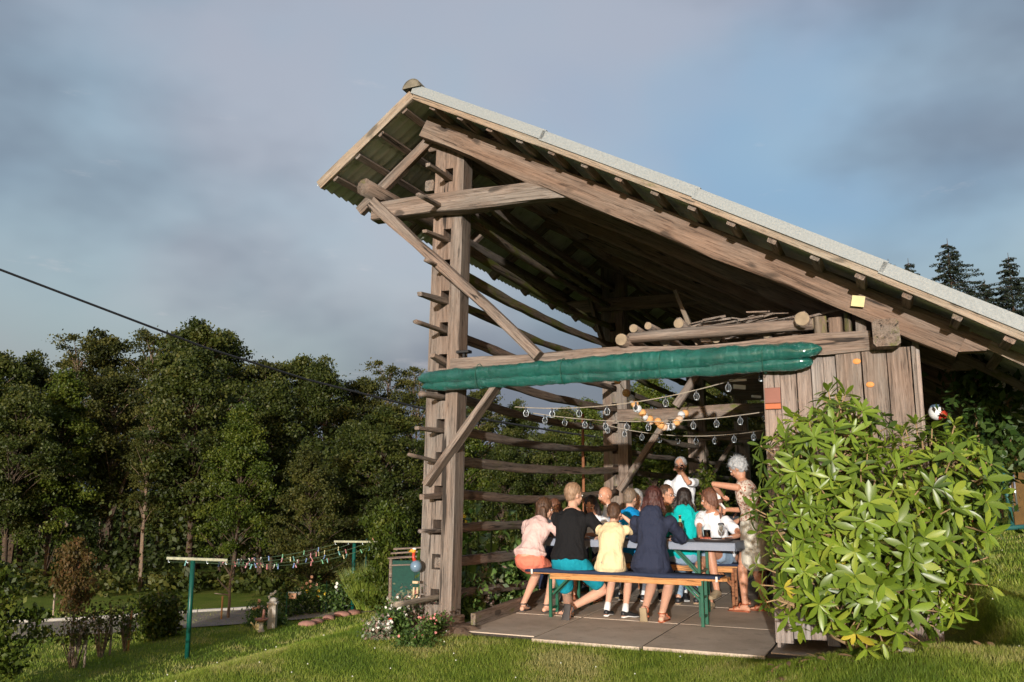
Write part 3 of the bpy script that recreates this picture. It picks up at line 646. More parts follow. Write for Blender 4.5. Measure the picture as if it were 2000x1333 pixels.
def shrub(px, yb, yt, wpx, label, mat, stems=16, per=45, leaf=.07, group='shrubs planted in a row by the road', bare=.4):
    u = (666.5-yb)/1650.; D = 16.0
    for _ in range(30):
        p = at(px, yb, D); D += (p.z-tz(p.x, p.y))*2.2
    p = at(px, yb, D); h = (yb-yt)/1650.*D; rad = wpx/2/1650.*D
    root = empty('berry_shrub', (p.x, p.y, tz(p.x, p.y)-.02), 0, label, 'shrub', group); mb = MB(); P = []
    for i in range(stems):
        an = random.uniform(0, 6.28); q = rad*random.uniform(.3, 1); tip = Vector((math.cos(an)*q, math.sin(an)*q, h*random.uniform(.7, 1))); b0 = tip*.15; b0.z = 0
        pts = [b0, b0.lerp(tip, .5)+Vector((random.uniform(-.05, .05), random.uniform(-.05, .05), .05)), tip]; mb.tube(pts, [.012, .009, .004], 5, cap=False)
        for _ in range(3):
            s0 = b0.lerp(tip, random.uniform(.3, .9)); s1 = s0+Vector((random.uniform(-.15, .15), random.uniform(-.15, .15), random.uniform(.05, .2))); mb.tube([s0, s1], [.006, .003], 4, cap=False)
        c_ = RNG.uniform(bare, 1, per)[:, None]*np.array(tip)[None]+RNG.normal(size=(per, 3))*.11*h; c_[:, 2] = np.clip(c_[:, 2], .05, None); P.append(c_)
    mb.build('stems', BARKL, root); C2 = np.concatenate(P); leafmesh('foliage', leafquads(C2, leaf, .5, .7), 4, mat, RNG.random(len(C2)), root); return root
shrub(143, 1306, 1195, 62, 'bare-stemmed shrub nearest the lower left corner', LF_B, 22, 16, .08, bare=.6)
shrub(196, 1284, 1188, 50, 'thin leafless-looking shrub second from the lower left corner', LF_B, 18, 16, .08, bare=.6)
shrub(243, 1272, 1180, 44, 'slim shrub beside the upright wooden stake', LF_C, 16, 24, .08, bare=.5)
shrub(292, 1250, 1162, 58, 'full leafy shrub left of the near clothesline post', LF_C, 26, 80, .10, bare=.1)
shrub(330, 1243, 1166, 44, 'full leafy shrub closest to the near clothesline post', LF_C, 22, 70, .10, bare=.1)
def ground_at(px, yb, D=16.):
    for _ in range(40):
        p = at(px, yb, D); D += (p.z-tz(p.x, p.y))*2.0
    p = at(px, yb, D); return Vector((p.x, p.y, tz(p.x, p.y)))
for px, yb, yt, lb, mt in [(250, 1272, 1200, 'upright wooden stake beside the slim shrub', WOODN), (165, 1304, 1232, 'grey stake beside the bare-stemmed shrub', WOODG), (214, 1281, 1230, 'grey stake behind the second shrub', WOODG), (343, 1241, 1186, 'thin stake at the leafy shrub near the green post', WOODG),
                           (183, 1212, 1195, 'orange marker stake across the road', WOODN), (128, 1214, 1190, 'grey marker stake across the road', WOODG), (103, 1216, 1163, 'tall thin stake in front of the dark wood', WOODG), (432, 1212, 1168, 'thin yellow stake by the bare sapling', WOODN)]:
    p = ground_at(px, yb, 18.); h = (yb-yt)/1650.*p.y
    tag(timber('garden_stake', p-Vector((0, 0, .05)), p+Vector((random.uniform(-.02, .02), 0, h)), .05, .05, mt, None, rnd=True, seg=4, rough=.003), lb, 'stake', 'stakes along the road')
p = ground_at(445, 1209, 22.); root = empty('bare_sapling', p, 0, 'bare forked sapling with one horizontal limb beside the road', 'sapling')
s_ = p.y/1650.; mb = MB().tube([(0, 0, -.05), (.02, 0, 30*s_), (0, 0, 62*s_), (.05, 0, 100*s_)], [.05, .045, .035, .02], 6); mb.build('trunk', BARKL, root)
MB().tube([(.0, 0, 42*s_), (-8*s_, 0, 44*s_), (-28*s_, 0, 46*s_)], [.03, .02, .012], 5).build('limb', BARKL, root); MB().tube([(.0, 0, 50*s_), (-14*s_, 0, 62*s_), (-24*s_, 0, 73*s_)], [.03, .02, .012], 5).build('limb', BARKL, root)
# ornamental grass clump
p = ground_at(716, 1193, 23.); hh = 88/1650.*p.y; n = 2600; V = np.zeros((n, 3, 3)); an = RNG.uniform(0, 6.28, n); r0 = RNG.uniform(0, .28, n); ln = RNG.uniform(.05, .6, n)*hh*.9; h_ = hh*RNG.uniform(.55, 1.1, n)*(1-.25*(ln/hh))
bs = np.stack([np.cos(an)*r0, np.sin(an)*r0, 0*r0], 1); V[:, 0] = bs+[.012, 0, 0]; V[:, 1] = bs-[.012, 0, 0]; V[:, 2] = bs+np.stack([np.cos(an)*ln, np.sin(an)*ln, h_], 1)
o = leafmesh('ornamental_grass', V.reshape(-1, 3), 3, m_leaf('reed_blade', [(.10, .16, .02), (.17, .23, .03), (.26, .29, .06)]), RNG.random(n)); o.location = p; tag(o, 'tall ornamental grass clump right of the far clothesline post', 'ornamental grass')
# ---------------------------------------------------------------- rhododendron
LRH = [m_leaf('rhododendron_leaf', [(.05, .09, .012), (.12, .18, .016), (.16, .24, .022), (.25, .30, .035)], .38, .5, .18), m_plain('yellow_old_leaf', (.36, .30, .03), .5, .2, 8)]
TWIG = m_plain('rhododendron_twig', (.30, .20, .10), .8, .25, 10)
rb = Vector((0, 0, 0)); c0 = at(1700, 1000, 5.95); gx, gy = c0.x, c0.y+.1; gz_ = tz(gx, gy)
rho = empty('rhododendron_bush', (gx, gy, gz_), 0, 'large rhododendron with long glossy leaves in front of the plank wall', 'rhododendron')
def lf_mesh(ln, wd, fold=.22, droop=.12):
    vs = [(0, 0, 0)]; fs = []; prof_ = [(.22, .62), (.5, 1.0), (.78, .78)]
    for (t, q) in prof_: z = -droop*ln*t*t; vs += [(ln*t, -wd/2*q, z+fold*wd*q*.5), (ln*t, 0, z), (ln*t, wd/2*q, z+fold*wd*q*.5)]
    vs.append((ln, 0, -droop*ln)); fs = [(0, 1, 2), (0, 2, 3)]
    for i in (0, 1): a = 1+3*i; fs += [(a, a+3, a+4, a+1), (a+1, a+4, a+5, a+2)]
    fs += [(7, 10, 8), (8, 10, 9)]; return vs, fs
lobes = []
for px, py, D, r_ in [(1610, 905, 6.05, .42), (1645, 850, 6.1, .33), (1560, 1010, 6.0, .30), (1690, 1030, 5.85, .52), (1600, 1110, 5.95, .40), (1530, 1080, 6.0, .18), (1640, 790, 6.15, .15), (1560, 850, 6.1, .18), (1555, 930, 6.0, .2), (1700, 1135, 5.8, .42), (1820, 960, 5.95, .45), (1850, 905, 6.0, .28), (1870, 1010, 6.0, .30), (1800, 1090, 5.9, .40), (1545, 1165, 6.0, .20)]:
    lobes.append((at(px, py, D), r_-.07))
whorls = []; tries = 0
while len(whorls) < 560 and tries < 60000:
    tries += 1; c1, r_ = random.choices(lobes, weights=[q[1]**2 for q in lobes])[0]; d = Vector((random.gauss(0, 1), random.gauss(0, 1), random.gauss(0, 1))).normalized()
    rr = r_*random.choice((random.uniform(.75, 1.0), random.uniform(.9, 1.3), random.uniform(.45, .8))); p = c1+d*rr
    if any((p-c2).length < r2*.7 for c2, r2 in lobes if c2 is not c1): continue
    if p.z < tz(p.x, p.y)+.06 or d.y > .75: continue
    if any((p-q[0]).length < .092 for q in whorls): continue
    whorls.append((p, (d+Vector((0, -.15, .35))).normalized()))
LV = []; LT = []; parts = []; mbT = MB(); cnt = 0; base_leaf = None
whorls.sort(key=lambda q: q[0].y+.2*random.random())
for wi, (p, d) in enumerate(whorls):
    nl = random.randint(6, 9); u0 = d.orthogonal().normalized(); v0 = d.cross(u0); st = p-d*random.uniform(.08, .2)
    mbT.tube([st-Vector((gx, gy, gz_)), p-Vector((gx, gy, gz_))], [.006, .005], 5, cap=False)
    yel = random.random() < .02; tb = random.uniform(.05, .95)
    for k in range(nl):
        an = 2*math.pi*k/nl+random.uniform(-.25, .25); rad = (u0*math.cos(an)+v0*math.sin(an)); el = random.uniform(-.2, .85)-(.5 if (yel and k < 3) else 0); x = (rad*math.cos(el)+d*math.sin(el)).normalized()
        nrm = (d*math.cos(el)-rad*math.sin(el)).normalized(); y = nrm.cross(x).normalized(); ln = random.triangular(.07, .175, .125); wd = ln*random.uniform(.21, .29)
        m4 = Matrix((x, y, nrm)).transposed().to_4x4(); m4.translation = p+d*random.uniform(-.015, .01)-Vector((gx, gy, gz_))
        if wi % 4 != 3 and cnt < 298 and wi < 200 or (yel and k < 3):
            vs_, fs_ = lf_mesh(.13, .041, .25, random.choice((.1, .2)))
            if base_leaf is None: base_leaf = {}
            key = (yel and k < 3, random.randint(0, 5))
            if key not in base_leaf:
                m_ = bpy.data.meshes.new('leaf'); m_.from_pydata(vs_, [], fs_); a_ = m_.attributes.new('tint', 'FLOAT', 'FACE'); a_.data.foreach_set('value', [random.uniform(.2, .95)]*len(fs_)); m_.materials.append(LRH[1 if key[0] else 0]); m_.polygons.foreach_set('use_smooth', [True]*len(fs_)); base_leaf[key] = m_
            o = bpy.data.objects.new('leaf', base_leaf[key]); COL.objects.link(o); o.parent = rho; o.matrix_basis = m4 @ Matrix.Diagonal((ln/.13, ln/.13*1.05, 1, 1)); cnt += 1
        else:
            vs_, fs_ = lf_mesh(ln, wd, .25, random.uniform(.05, .25)); n0 = len(LV); LV += [tuple(m4 @ Vector(q)) for q in vs_]; LT.append((n0, fs_, min(1, max(0, tb+random.uniform(-.25, .25)))))
me = bpy.data.meshes.new('foliage'); F_ = [tuple(i+n0 for i in f) for n0, fs_, _ in LT for f in fs_]; me.from_pydata(LV, [], F_)
a_ = me.attributes.new('tint', 'FLOAT', 'FACE'); a_.data.foreach_set('value', [tt for n0, fs_, tt in LT for f in fs_]); me.update()
link('foliage', me, LRH[0], rho, smooth=True)['kind'] = 'stuff'
for c1, r_ in lobes:
    c2 = c1-Vector((gx, gy, gz_)); b0 = Vector((random.uniform(-.15, .15), random.uniform(0, .2), -.05)); mid_ = b0.lerp(c2, .5)+Vector((random.uniform(-.1, .1), .05, -.08))
    mbT.tube([b0, mid_, c2], [.028, .02, .011], 7, cap=False)
    for _ in range(9):
        d = Vector((random.gauss(0, 1), random.gauss(0, 1), random.gauss(0, .7))).normalized(); mbT.tube([c2.lerp(mid_, .3), c2+d*r_*.5+Vector((0, 0, -.03)), c2+d*r_*.92], [.012, .009, .005], 5, cap=False)
mbT.build('twigs', TWIG, rho, smooth=True)['kind'] = 'stuff'
# dead leaves below
mb = MB()
for _ in range(70):
    x = gx+random.uniform(-.8, .9); y = gy+random.uniform(-.35, .3); m4 = Matrix.Translation((x, y, tz(x, y)+.02)) @ Euler((random.uniform(-.5, .5), random.uniform(-.5, .5), random.uniform(0, 6))).to_matrix().to_4x4(); v_, f_ = lf_mesh(.1, .03); mb.add([m4 @ Vector(q) for q in v_], f_)
tag(mb.build('fallen_leaves', m_plain('dead_leaf', (.22, .14, .07), .8, .3)), 'brown fallen leaves under the rhododendron', 'fallen leaves', kind='stuff')
# ---------------------------------------------------------------- green rolled tarpaulin on the front beam
TARP, t, b = newmat('green_tarpaulin'); v = objvec(t, False)
c_ = ramp(t, tnoise(t, v, 3, 4, .6), [(.3, (.003, .085, .065)), (.7, (.008, .14, .11))]); t.links.new(c_, b.inputs['Base Color'])
b.inputs['Roughness'].default_value = .16; b.inputs['Specular IOR Level'].default_value = .8; b.inputs['Coat Weight'].default_value = .6; b.inputs['Coat Roughness'].default_value = .08
wv = tnoise(t, v, 1.0, 5, .7, (16, 5, 5), 3.0); rg = t.nodes.new('ShaderNodeMath'); rg.operation = 'SUBTRACT'; t.links.new(wv, rg.inputs[0]); rg.inputs[1].default_value = .5; ab = t.nodes.new('ShaderNodeMath'); ab.operation = 'ABSOLUTE'; t.links.new(rg.outputs[0], ab.inputs[0]); bump(t, b, ab.outputs[0], 1.0, .045)
def tarp_roll(a0, z0, a1, z1, r0, r1, squash, seed, yoff=0):
    n = 150; m_ = 22; vs = []; fs = []
    for i in range(n+1):
        t_ = i/n; a = a0+(a1-a0)*t_; z = z0+(z1-z0)*t_; r_ = (r0+(r1-r0)*t_); e = min(1, min(t_, 1-t_)*26); r_ *= .35+.65*math.sqrt(e)
        r_ *= 1+.06*math.sin(t_*9+seed)
        for k in range(m_):
            an = 2*math.pi*k/m_; nn = mnoise.noise(Vector((a*6, k*.35, seed)))*.012+abs(mnoise.noise(Vector((a*17+math.sin(an)*2.2, seed, an*.9))))*.016
            q = r_*(1+.10*math.cos(2*an+a*1.7))+nn; vs.append((a+.012*math.sin(an*2+a*9), yoff-.13+math.cos(an)*q*.75, z+math.sin(an)*q*squash))
    for i in range(n):
        for k in range(m_): fs.append((i*m_+k, (i+1)*m_+k, (i+1)*m_+(k+1) % m_, i*m_+(k+1) % m_))
    fs.append(tuple(range(m_))); fs.append(tuple(n*m_+k for k in range(m_-1, -1, -1)))
    mb = MB(); mb.add(vs, fs); return mb
tp = empty('rolled_tarpaulin', (OX, OY, 0), -AZ, 'green glossy tarpaulin rolled up along the front beam', 'tarpaulin')
tarp_roll(-.24, 2.455, 3.66, 2.50, .072, .080, 1.0, 2.0).build('upper_roll', TARP, tp, smooth=True)
tarp_roll(-.20, 2.375, 3.58, 2.395, .054, .060, 1.0, 7.0, .02).build('lower_roll', TARP, tp, smooth=True)
mb = MB()
for a in (.45, 1.35, 2.3, 3.2): mb.tube([(a+.01*math.cos(x), -.13+.085*math.cos(x), 2.44+.125*math.sin(x)) for x in [R(30*i) for i in range(13)]], .004, 5, cap=False)
mb.build('cord', m_plain('green_cord', (.01, .08, .05), .8), tp)
# tiles, note, lamp box, plates
BRICK = m_plain('terracotta', (.34, .12, .07), .8, .2, 9)
t_ = empty('terracotta_plaque', W(3.235, .0, 2.11), -AZ, 'square brown terracotta plaque with an orange strip nailed to the wall corner', 'plaque')
MB().box((-.065, -.012, -.04), (.065, .012, .095), .004).build('tile', m_plain('brown_tile', (.24, .10, .07), .7, .1), t_); MB().box((-.065, -.02, -.092), (.065, .014, -.044), .004).build('strip', m_plain('orange_tile', (.46, .13, .05), .7, .1), t_)
tag(MB().box((-.05, -.004, -.045), (.05, .004, .045)).build('paper_note', m_plain('yellowed_paper', (.62, .53, .28), .9, .1), None, Matrix.Translation(W(3.98, -.235, 2.86)) @ Matrix.Rotation(-AZ, 4, 'Z') @ Matrix.Rotation(.2, 4, 'Y')), 'small yellowish square note pinned on the front rafter', 'note')
bl = empty('black_floodlight', W(.22, -.02, 2.68), -AZ, 'small black lamp box standing on the front beam beside the near post', 'floodlight')
BLACK = m_plain('black_plastic', (.015, .015, .016), .5, .1)
MB().box((-.07, -.05, .02), (.07, .03, .05), .006).build('housing', BLACK, bl); MB().box((-.012, -.02, -.03), (.012, .01, .02)).build('bracket', BLACK, bl)
# ---------------------------------------------------------------- round sticks stored on the loft
LOGC = m_plain('sawn_log_end', (.26, .20, .13), .8, .25, 14)
def log(p0, p1, d, lb, g='logs stored above the front beam'):
    root = empty('stored_log', p0, 0, lb, 'log', g); q = Vector(p1)-Vector(p0)
    timber('trunk', (0, 0, 0), q, d, d*.96, WOOD, root, rnd=True, rough=.012, taper=.92); dn = q.normalized()
    for s, pp in ((-1, Vector((0, 0, 0))), (1, q)): MB().tube([pp+dn*s*.001, pp+dn*s*.008], d*(.46 if s < 0 else .42), 12).build('cut_end', LOGC, root)
log(W(1.98, -.05, 2.72), W(3.60, -.02, 2.74), .115, 'long pale log lying lengthwise on the front beam')
for a, z, d, b0, ln, lb in [(1.93, 2.70, .12, -.16, 1.8, 'log end with a pale split face at the left end of the stack'), (2.00, 2.83, .085, .02, 1.6, 'small round log end topmost at the left of the stack'), (2.12, 2.86, .075, .1, 1.8, 'thin log end second from the left of the stack'),
                     (2.42, 2.85, .10, .06, 1.6, 'dark round log end behind the long pale log'), (2.28, 2.70, .10, .1, 1.4, 'log end just under the left part of the long log'), (3.53, 2.76, .13, -.18, 1.7, 'dark thick log end crossing the right end of the long log'), (3.2, 2.70, .09, .08, 1.5, 'thin log end under the right part of the long log'), (2.75, 2.69, .09, .1, 1.6, 'log end under the middle of the long log')]:
    log(W(a, b0, z), W(a+random.uniform(-.06, .06), b0+ln, z+.02), d, lb)
mb = MB()
for _ in range(110):
    a = random.uniform(2.35, 3.65); b_ = random.uniform(.05, 1.2); z = 2.80+random.uniform(0, .10)*math.sin(math.pi*(a-2.2)/1.6)+.02*random.random(); an = random.uniform(-.5, .5); l_ = random.uniform(.08, .4)
    p = W(a, b_, z); q = W(a+l_*math.cos(an), b_+l_*math.sin(an), z+random.uniform(-.03, .05)); mb.bar(p, q, random.uniform(.01, .06), random.uniform(.006, .02))
tag(mb.build('loft_scraps', WOOD), 'heap of bark, sticks and board scraps on the loft', 'wood scraps', kind='stuff')
WHITEP = m_plain('white_painted_lath', (.7, .72, .72), .5, .08)
for k, (px, py, w_, lb) in enumerate([(1441, 743, 34, 'white strip just under the tarpaulin right of centre'), (1444, 758, 24, 'slanting white card hung on the upper string'), (1477, 775, 18, 'short pale strip near the terracotta plaque')]):
    p = at(px, py, 8.6); tag(MB().box((-w_/1650*8.6/2, -.01, -.012), (w_/1650*8.6/2, .01, .012 if k != 1 else .03)).build('white_strip', WHITEP, None, Matrix.Translation(p) @ Matrix.Rotation(.08 if k else -.05, 4, 'Y')), lb, 'strip')
# ---------------------------------------------------------------- strings of little lantern bulbs and the ball garland
GLASS, t, b = newmat('clear_bulb_glass'); b.inputs['Base Color'].default_value = (.12, .13, .15, 1); b.inputs['Transmission Weight'].default_value = .9; b.inputs['Roughness'].default_value = .05; b.inputs['IOR'].default_value = 1.3
CORD = m_plain('pale_cord', (.36, .31, .24), .9)
def sag(p0, p1, s_, n=24): return [p0.lerp(p1, i/n)+Vector((0, 0, -4*s_*(i/n)*(1-i/n))) for i in range(n+1)]
def lights(name, p0, p1, s_, nb, lb, t0=.05, t1=.97):
    root = empty(name, p0, 0, lb, 'string lights', 'strings of small lantern bulbs'); pts = [q-p0 for q in sag(p0, p1, s_)]
    MB().tube(pts, .0045, 5).build('cord', CORD, root)
    for i in range(nb):
        t_ = t0+(t1-t0)*i/(nb-1); k = t_*24; j = min(23, int(k)); p = pts[j].lerp(pts[j+1], k-j)
        l_ = MB().tube([p, p+Vector((0, 0, -.03))], .010, 6).build('socket', BLACK, root)
        g = MB().lathe([(.002, 0), (.012, -.006), (.018, -.024), (.014, -.044), (.002, -.052)], 9, tuple(p+Vector((0, 0, -.028)))).build('bulb', GLASS, root, smooth=True)
        mb = MB()
        for q in range(4): an = q*math.pi/2; mb.tube([p+Vector((.012*math.cos(an), .012*math.sin(an), -.026)), p+Vector((.027*math.cos(an), .027*math.sin(an), -.055)), p+Vector((.018*math.cos(an), .018*math.sin(an), -.088))], .0018, 4, cap=False)
        mb.lathe([(.019, -.088), (.019, -.094)], 8, tuple(p)); mb.build('cage', ZINC, root)
lights('lantern_string', W(.62, .35, 2.17), W(3.2, .15, 2.40), .13, 9, 'uppermost lantern string rising to the tarpaulin at the right')
lights('lantern_string', W(.55, 1.0, 2.16), W(3.35, .9, 2.12), .12, 12, 'middle lantern string just below the ball garland')
lights('lantern_string', W(.45, 2.2, 2.28), W(3.5, 1.9, 2.10), .26, 14, 'lowest lantern string hanging beneath the other two')
COT = [m_plain('orange_cotton_ball', (.72, .36, .13), .95, .12, 40, bmp=.6, bscale=90), m_plain('white_cotton_ball', (.62, .62, .62), .95, .1, 40, bmp=.6, bscale=90), m_plain('pale_cotton_ball', (.66, .45, .30), .95, .12, 40, bmp=.6, bscale=90)]
gb_ = [(1206, 743, 0), (1223, 768, 0), (1233, 779, 1), (1240, 789, 0), (1246, 799, 1), (1255, 807, 0), (1259, 814, 1), (1269, 819, 0), (1270, 823, 2), (1285, 824, 0), (1291, 831, 0), (1297, 834, 2), (1303, 834, 1), (1312, 833, 1), (1321, 826, 0), (1327, 819, 2), (1331, 811, 1), (1338, 808, 0)]
D0 = 8.65; g0 = at(gb_[0][0], gb_[0][1], D0); root = empty('ball_garland', g0, 0, 'sagging garland of orange and white cotton balls under the tarpaulin', 'garland')
pts = [at(x, y, D0+.02*i)-g0 for i, (x, y, c) in enumerate(gb_)]; MB().tube([Vector((0, 0, .25))]+pts+[pts[-1]+Vector((.08, .1, .12))], .004, 5).build('cord', CORD, root)
for p, (x, y, c) in zip(pts, gb_): MB().ball(p, .042, 12, 8).build('ball', COT[c], root, smooth=True)
# overhead power cable
pc = [at(-60, 506, 17), at(0, 527, 17.4), at(200, 603, 19), at(400, 679, 21), at(600, 742, 23.5), at(815, 796, 26), at(900, 812, 27), at(1100, 845, 30), at(1300, 872, 33)]
tag(MB().tube(pc, [.024+.0012*i for i in range(9)], 6).build('power_cable', BLACK), 'thick black overhead cable running down from the left edge into the trees', 'cable')
p = at(823, 793, 8.4); 
# ---------------------------------------------------------------- clothesline
GPAINT = m_plain('dark_green_paint', (.005, .07, .05), .4, .15, 6); PIPE = m_plain('pale_rusty_pipe', (.36, .36, .24), .6, .25, 12)
PEG = [m_plain('peg_'+n_, tuple(x*.6+.06 for x in c2), .5, .1) for n_, c2 in (('teal', (.03, .35, .3)), ('pink', (.6, .16, .2)), ('white', (.6, .58, .5)), ('blue', (.06, .18, .5)), ('red', (.5, .05, .04)), ('green', (.05, .4, .12)), ('yellow', (.6, .5, .15)))]
def cpost(px, yb, yt, xl, xr, ytl, ytr, lb):
    p = ground_at(px, yb, 18.); s_ = p.y/1650.; h = (yb-yt)*s_*1.0; root = empty('clothesline_post', p, 0, lb, 'clothesline post', 'clothesline posts')
    MB().tube([(0, 0, -.1), (0, 0, h)], .052 if yb > 1250 else .055, 12).build('pole', GPAINT, root, smooth=True)
    L_ = Vector(((xl-px)*s_, -.15, h+(yt-ytl)*s_)); R_ = Vector(((xr-px)*s_, .15, h+(yt-ytr)*s_)); m4, ln = axes(L_, R_); MB().box((0, -.035, -.03), (ln, .035, .03), .008).build('crossbar', PIPE, root, m4)
    mb = MB()
    for f in (.03, .33, .66, .97): q = L_.lerp(R_, f); mb.tube([q+Vector((0, 0, -.03)), q+Vector((0, .0, -.08)), q+Vector((.03, 0, -.09))], .008, 5)
    mb.build('hooks', ZINC, root); return p, L_+p, R_+p
pA, LA, RA = cpost(365, 1287, 1108, 320, 426, 1104, 1110, 'near green clothesline post with tilted crossbar'); pB, LB, RB = cpost(688, 1195, 1070, 651, 730, 1066, 1068, 'far green clothesline post beside the ornamental grass')
for i, f in enumerate((.03, .36, .68, .97)):
    p0 = LA.lerp(RA, f)+Vector((0, 0, -.08)); p1 = LB.lerp(RB, f)+Vector((0, 0, -.08)); root = empty('clothesline', p0, 0, ['leftmost wash line on the crossbars', 'second wash line from the left', 'third wash line from the left', 'rightmost wash line on the crossbars'][i]+' with coloured pegs', 'clothesline', 'clotheslines between the green posts')
    pts = [q-p0 for q in sag(p0, p1, .16+.03*i)]; MB().tube(pts, .0075, 5).build('line', m_plain('wash_line', (.3, .42, .22), .7), root)
    for _ in range(15):
        t_ = random.uniform(.12, .95)**1.2; k = t_*24; j = int(k); q = pts[j].lerp(pts[j+1], k-j)
        MB().box((-.013, -.010, -.085), (.013, .010, .035), .003, 0, Matrix.Translation(q) @ Matrix.Rotation(random.uniform(-.5, .5), 4, 'Y')).build('clothes_peg', random.choice(PEG), root)
TERRA = m_plain('terracotta_figure', (.45, .22, .13), .8, .15)
p = RB; root = empty('ornamental_bird', p-Vector((.10, 0, -.03)), 0, 'small terracotta bird ornament on the far crossbar', 'ornament'); MB().ball((0, 0, .06), .055, 10, 7, 0, (1, .7, 1)).build('body', TERRA, root, smooth=True); MB().ball((.03, 0, .14), .032, 8, 6).build('head', TERRA, root, smooth=True); MB().tube([(-.03, 0, .07), (-.07, 0, .15)], [.03, .008], 6).build('tail', TERRA, root)
# ---------------------------------------------------------------- garden bed: pillar, bird bath, watering can, flowers
STONE = m_plain('pale_stone', (.42, .38, .32), .9, .2, 10, bmp=.4)
p = ground_at(531, 1228, 19.); s_ = p.y/1650.; root = empty('stone_pillar', p, 0, 'square stone pillar with a pale cap in front of the garden bed', 'pillar')
MB().box((-.10, -.10, -.05), (.10, .10, .62), .012).build('shaft', STONE, root); MB().box((-.13, -.13, .62), (.13, .13, .68), .01).lathe([(.09, .68), (.11, .72), (.07, .78), (.01, .80)], 10).build('cap', STONE, root)
p = ground_at(521, 1229, 19.)-Vector((.02, .45, 0)); root = empty('bird_bath', p, 0, 'reddish bird bath bowl on a short column beside the pillar', 'bird bath'); RED = m_plain('reddish_stone', (.32, .16, .12), .8, .2, 8)
MB().lathe([(.09, 0), (.10, .02), (.06, .06), (.055, .22), (.09, .25)], 12).build('column', STONE, root, smooth=True); MB().lathe([(.04, .25), (.14, .28), (.19, .33), (.175, .335), (.12, .30), (.01, .285)], 16).build('bowl', RED, root, smooth=True)
MB().tube([(.02, .06, .3), (.03, .08, .55)], [.045, .03], 8).build('figure', RED, root)
p = ground_at(506, 1231, 19.); root = empty('watering_can', p, 0, 'cream plastic watering can on the lawn edge', 'watering can'); CRM = m_plain('cream_plastic', (.62, .52, .25), .45, .08)
MB().lathe([(.01, 0), (.085, 0), (.10, .02), (.11, .16), (.09, .17), (.01, .165)], 14).build('body', CRM, root, smooth=True); MB().tube([(.10*math.cos(x), 0, .15+.10*math.sin(x)) for x in [R(10+16*i) for i in range(11)]], .013, 7).build('handle', CRM, root, smooth=True); MB().tube([(-.09, 0, .05), (-.2, 0, .17), (-.23, 0, .19)], [.025, .018, .03], 8).build('spout', CRM, root, smooth=True)
LF_G = m_leaf('garden_leaf', [(.03, .06, .01), (.05, .10, .015), (.08, .14, .03), (.12, .17, .04)])
FLW = [m_plain('flower_'+n_, c2, .7, .1) for n_, c2 in (('white', (.7, .68, .6)), ('pink', (.65, .25, .22)), ('red', (.5, .04, .03)), ('yellow', (.7, .5, .04)), ('peach', (.7, .4, .25)))]
def herb(p, h, r_, mat, label, cat='flowering plant', group='plants in the garden bed', n=240, fl=None, leaf=.09, nf=5, name='garden_plant', fs_=.045):
    root = empty(name, p, 0, label, cat, group); mb = MB(); P = []
    for i in range(9):
        an = random.uniform(0, 6.28); q = r_*random.uniform(.1, 1); tip = Vector((math.cos(an)*q, math.sin(an)*q, h*random.uniform(.6, 1))); mb.tube([(tip.x*.2, tip.y*.2, -.02), tip*.55, tip], [.012, .009, .005], 4, cap=False)
        u = RNG.uniform(.1, 1, n//9)[:, None]; P.append(u*np.array(tip)[None]+RNG.normal(size=(n//9, 3))*r_*.33)
    mb.build('stems', LF_G, root); C2 = np.concatenate(P); C2[:, 2] = np.clip(C2[:, 2], .02, None); leafmesh('foliage', leafquads(C2, leaf, .7, .6), 4, mat, RNG.random(len(C2)), root)
    if fl is not None:
        for i in range(nf):
            an = random.uniform(0, 6.28); q = r_*random.uniform(0, 1); c2 = Vector((math.cos(an)*q, math.sin(an)*q-.1*r_, h*random.uniform(.65, 1.08))); mb2 = MB()
            for k in range(7): a2 = 2*math.pi*k/7; mb2.ball(c2+Vector((math.cos(a2)*fs_*.6, -.01, math.sin(a2)*fs_*.6)), fs_*.5, 6, 4)
            mb2.ball(c2, fs_*.45, 6, 4); mb2.build('blossom', fl, root)
    return root
bed = [(505, 1212, .75, .35, 4, 'rose bush with peach blooms at the left end of the garden bed'), (455+85, 1205, 1.0, .35, 0, 'tall white flowering plant behind the pillar'), (560, 1207, 1.15, .4, None, 'dense green bush right of the pillar'), (580, 1203, 1.2, .38, 0, 'plant topped with white blooms in the garden bed'),
       (602, 1200, 1.5, .3, 4, 'tall rose with a peach bloom in the garden bed'), (622, 1198, 1.1, .4, 3, 'yellowish leafy plant in the middle of the garden bed'), (645, 1197, 1.2, .4, None, 'leafy tomato plant near the thin green pole'), (664, 1196, 1.3, .35, 0, 'plant with pale bloom left of the far clothesline post'), (676, 1190, .9, .4, 1, 'pinkish plant hugging the far clothesline post'),
       (748, 1182, .9, .45, None, 'dark green plant between the ornamental grass and the net shed'), (790, 1180, .8, .5, None, 'low green plant in front of the net shed'), (497, 1222, .3, .3, 3, 'low edging plant left of the watering can'), (545, 1222, .35, .3, None, 'low edging plant right of the pillar')]
for px, yb, h, r_, f, lb in bed: herb(ground_at(px, yb, 20.), h*.66, r_, LF_G, lb, fl=None if f is None else FLW[f], n=520, leaf=.085, nf=6)
for px, yb, h, lb in [(636, 1200, .95, 'thin green plant pole in the middle of the garden bed'), (558, 1215, .8, 'thin green plant pole right of the pillar'), (712, 1190, 2.1, 'tall thin pole behind the ornamental grass')]:
    tag(MB().tube([(0, 0, 0), (0, 0, h)], .014, 6).build('plant_pole', GPAINT, None, Matrix.Translation(ground_at(px, yb, 21.))), lb, 'pole', 'plant poles')
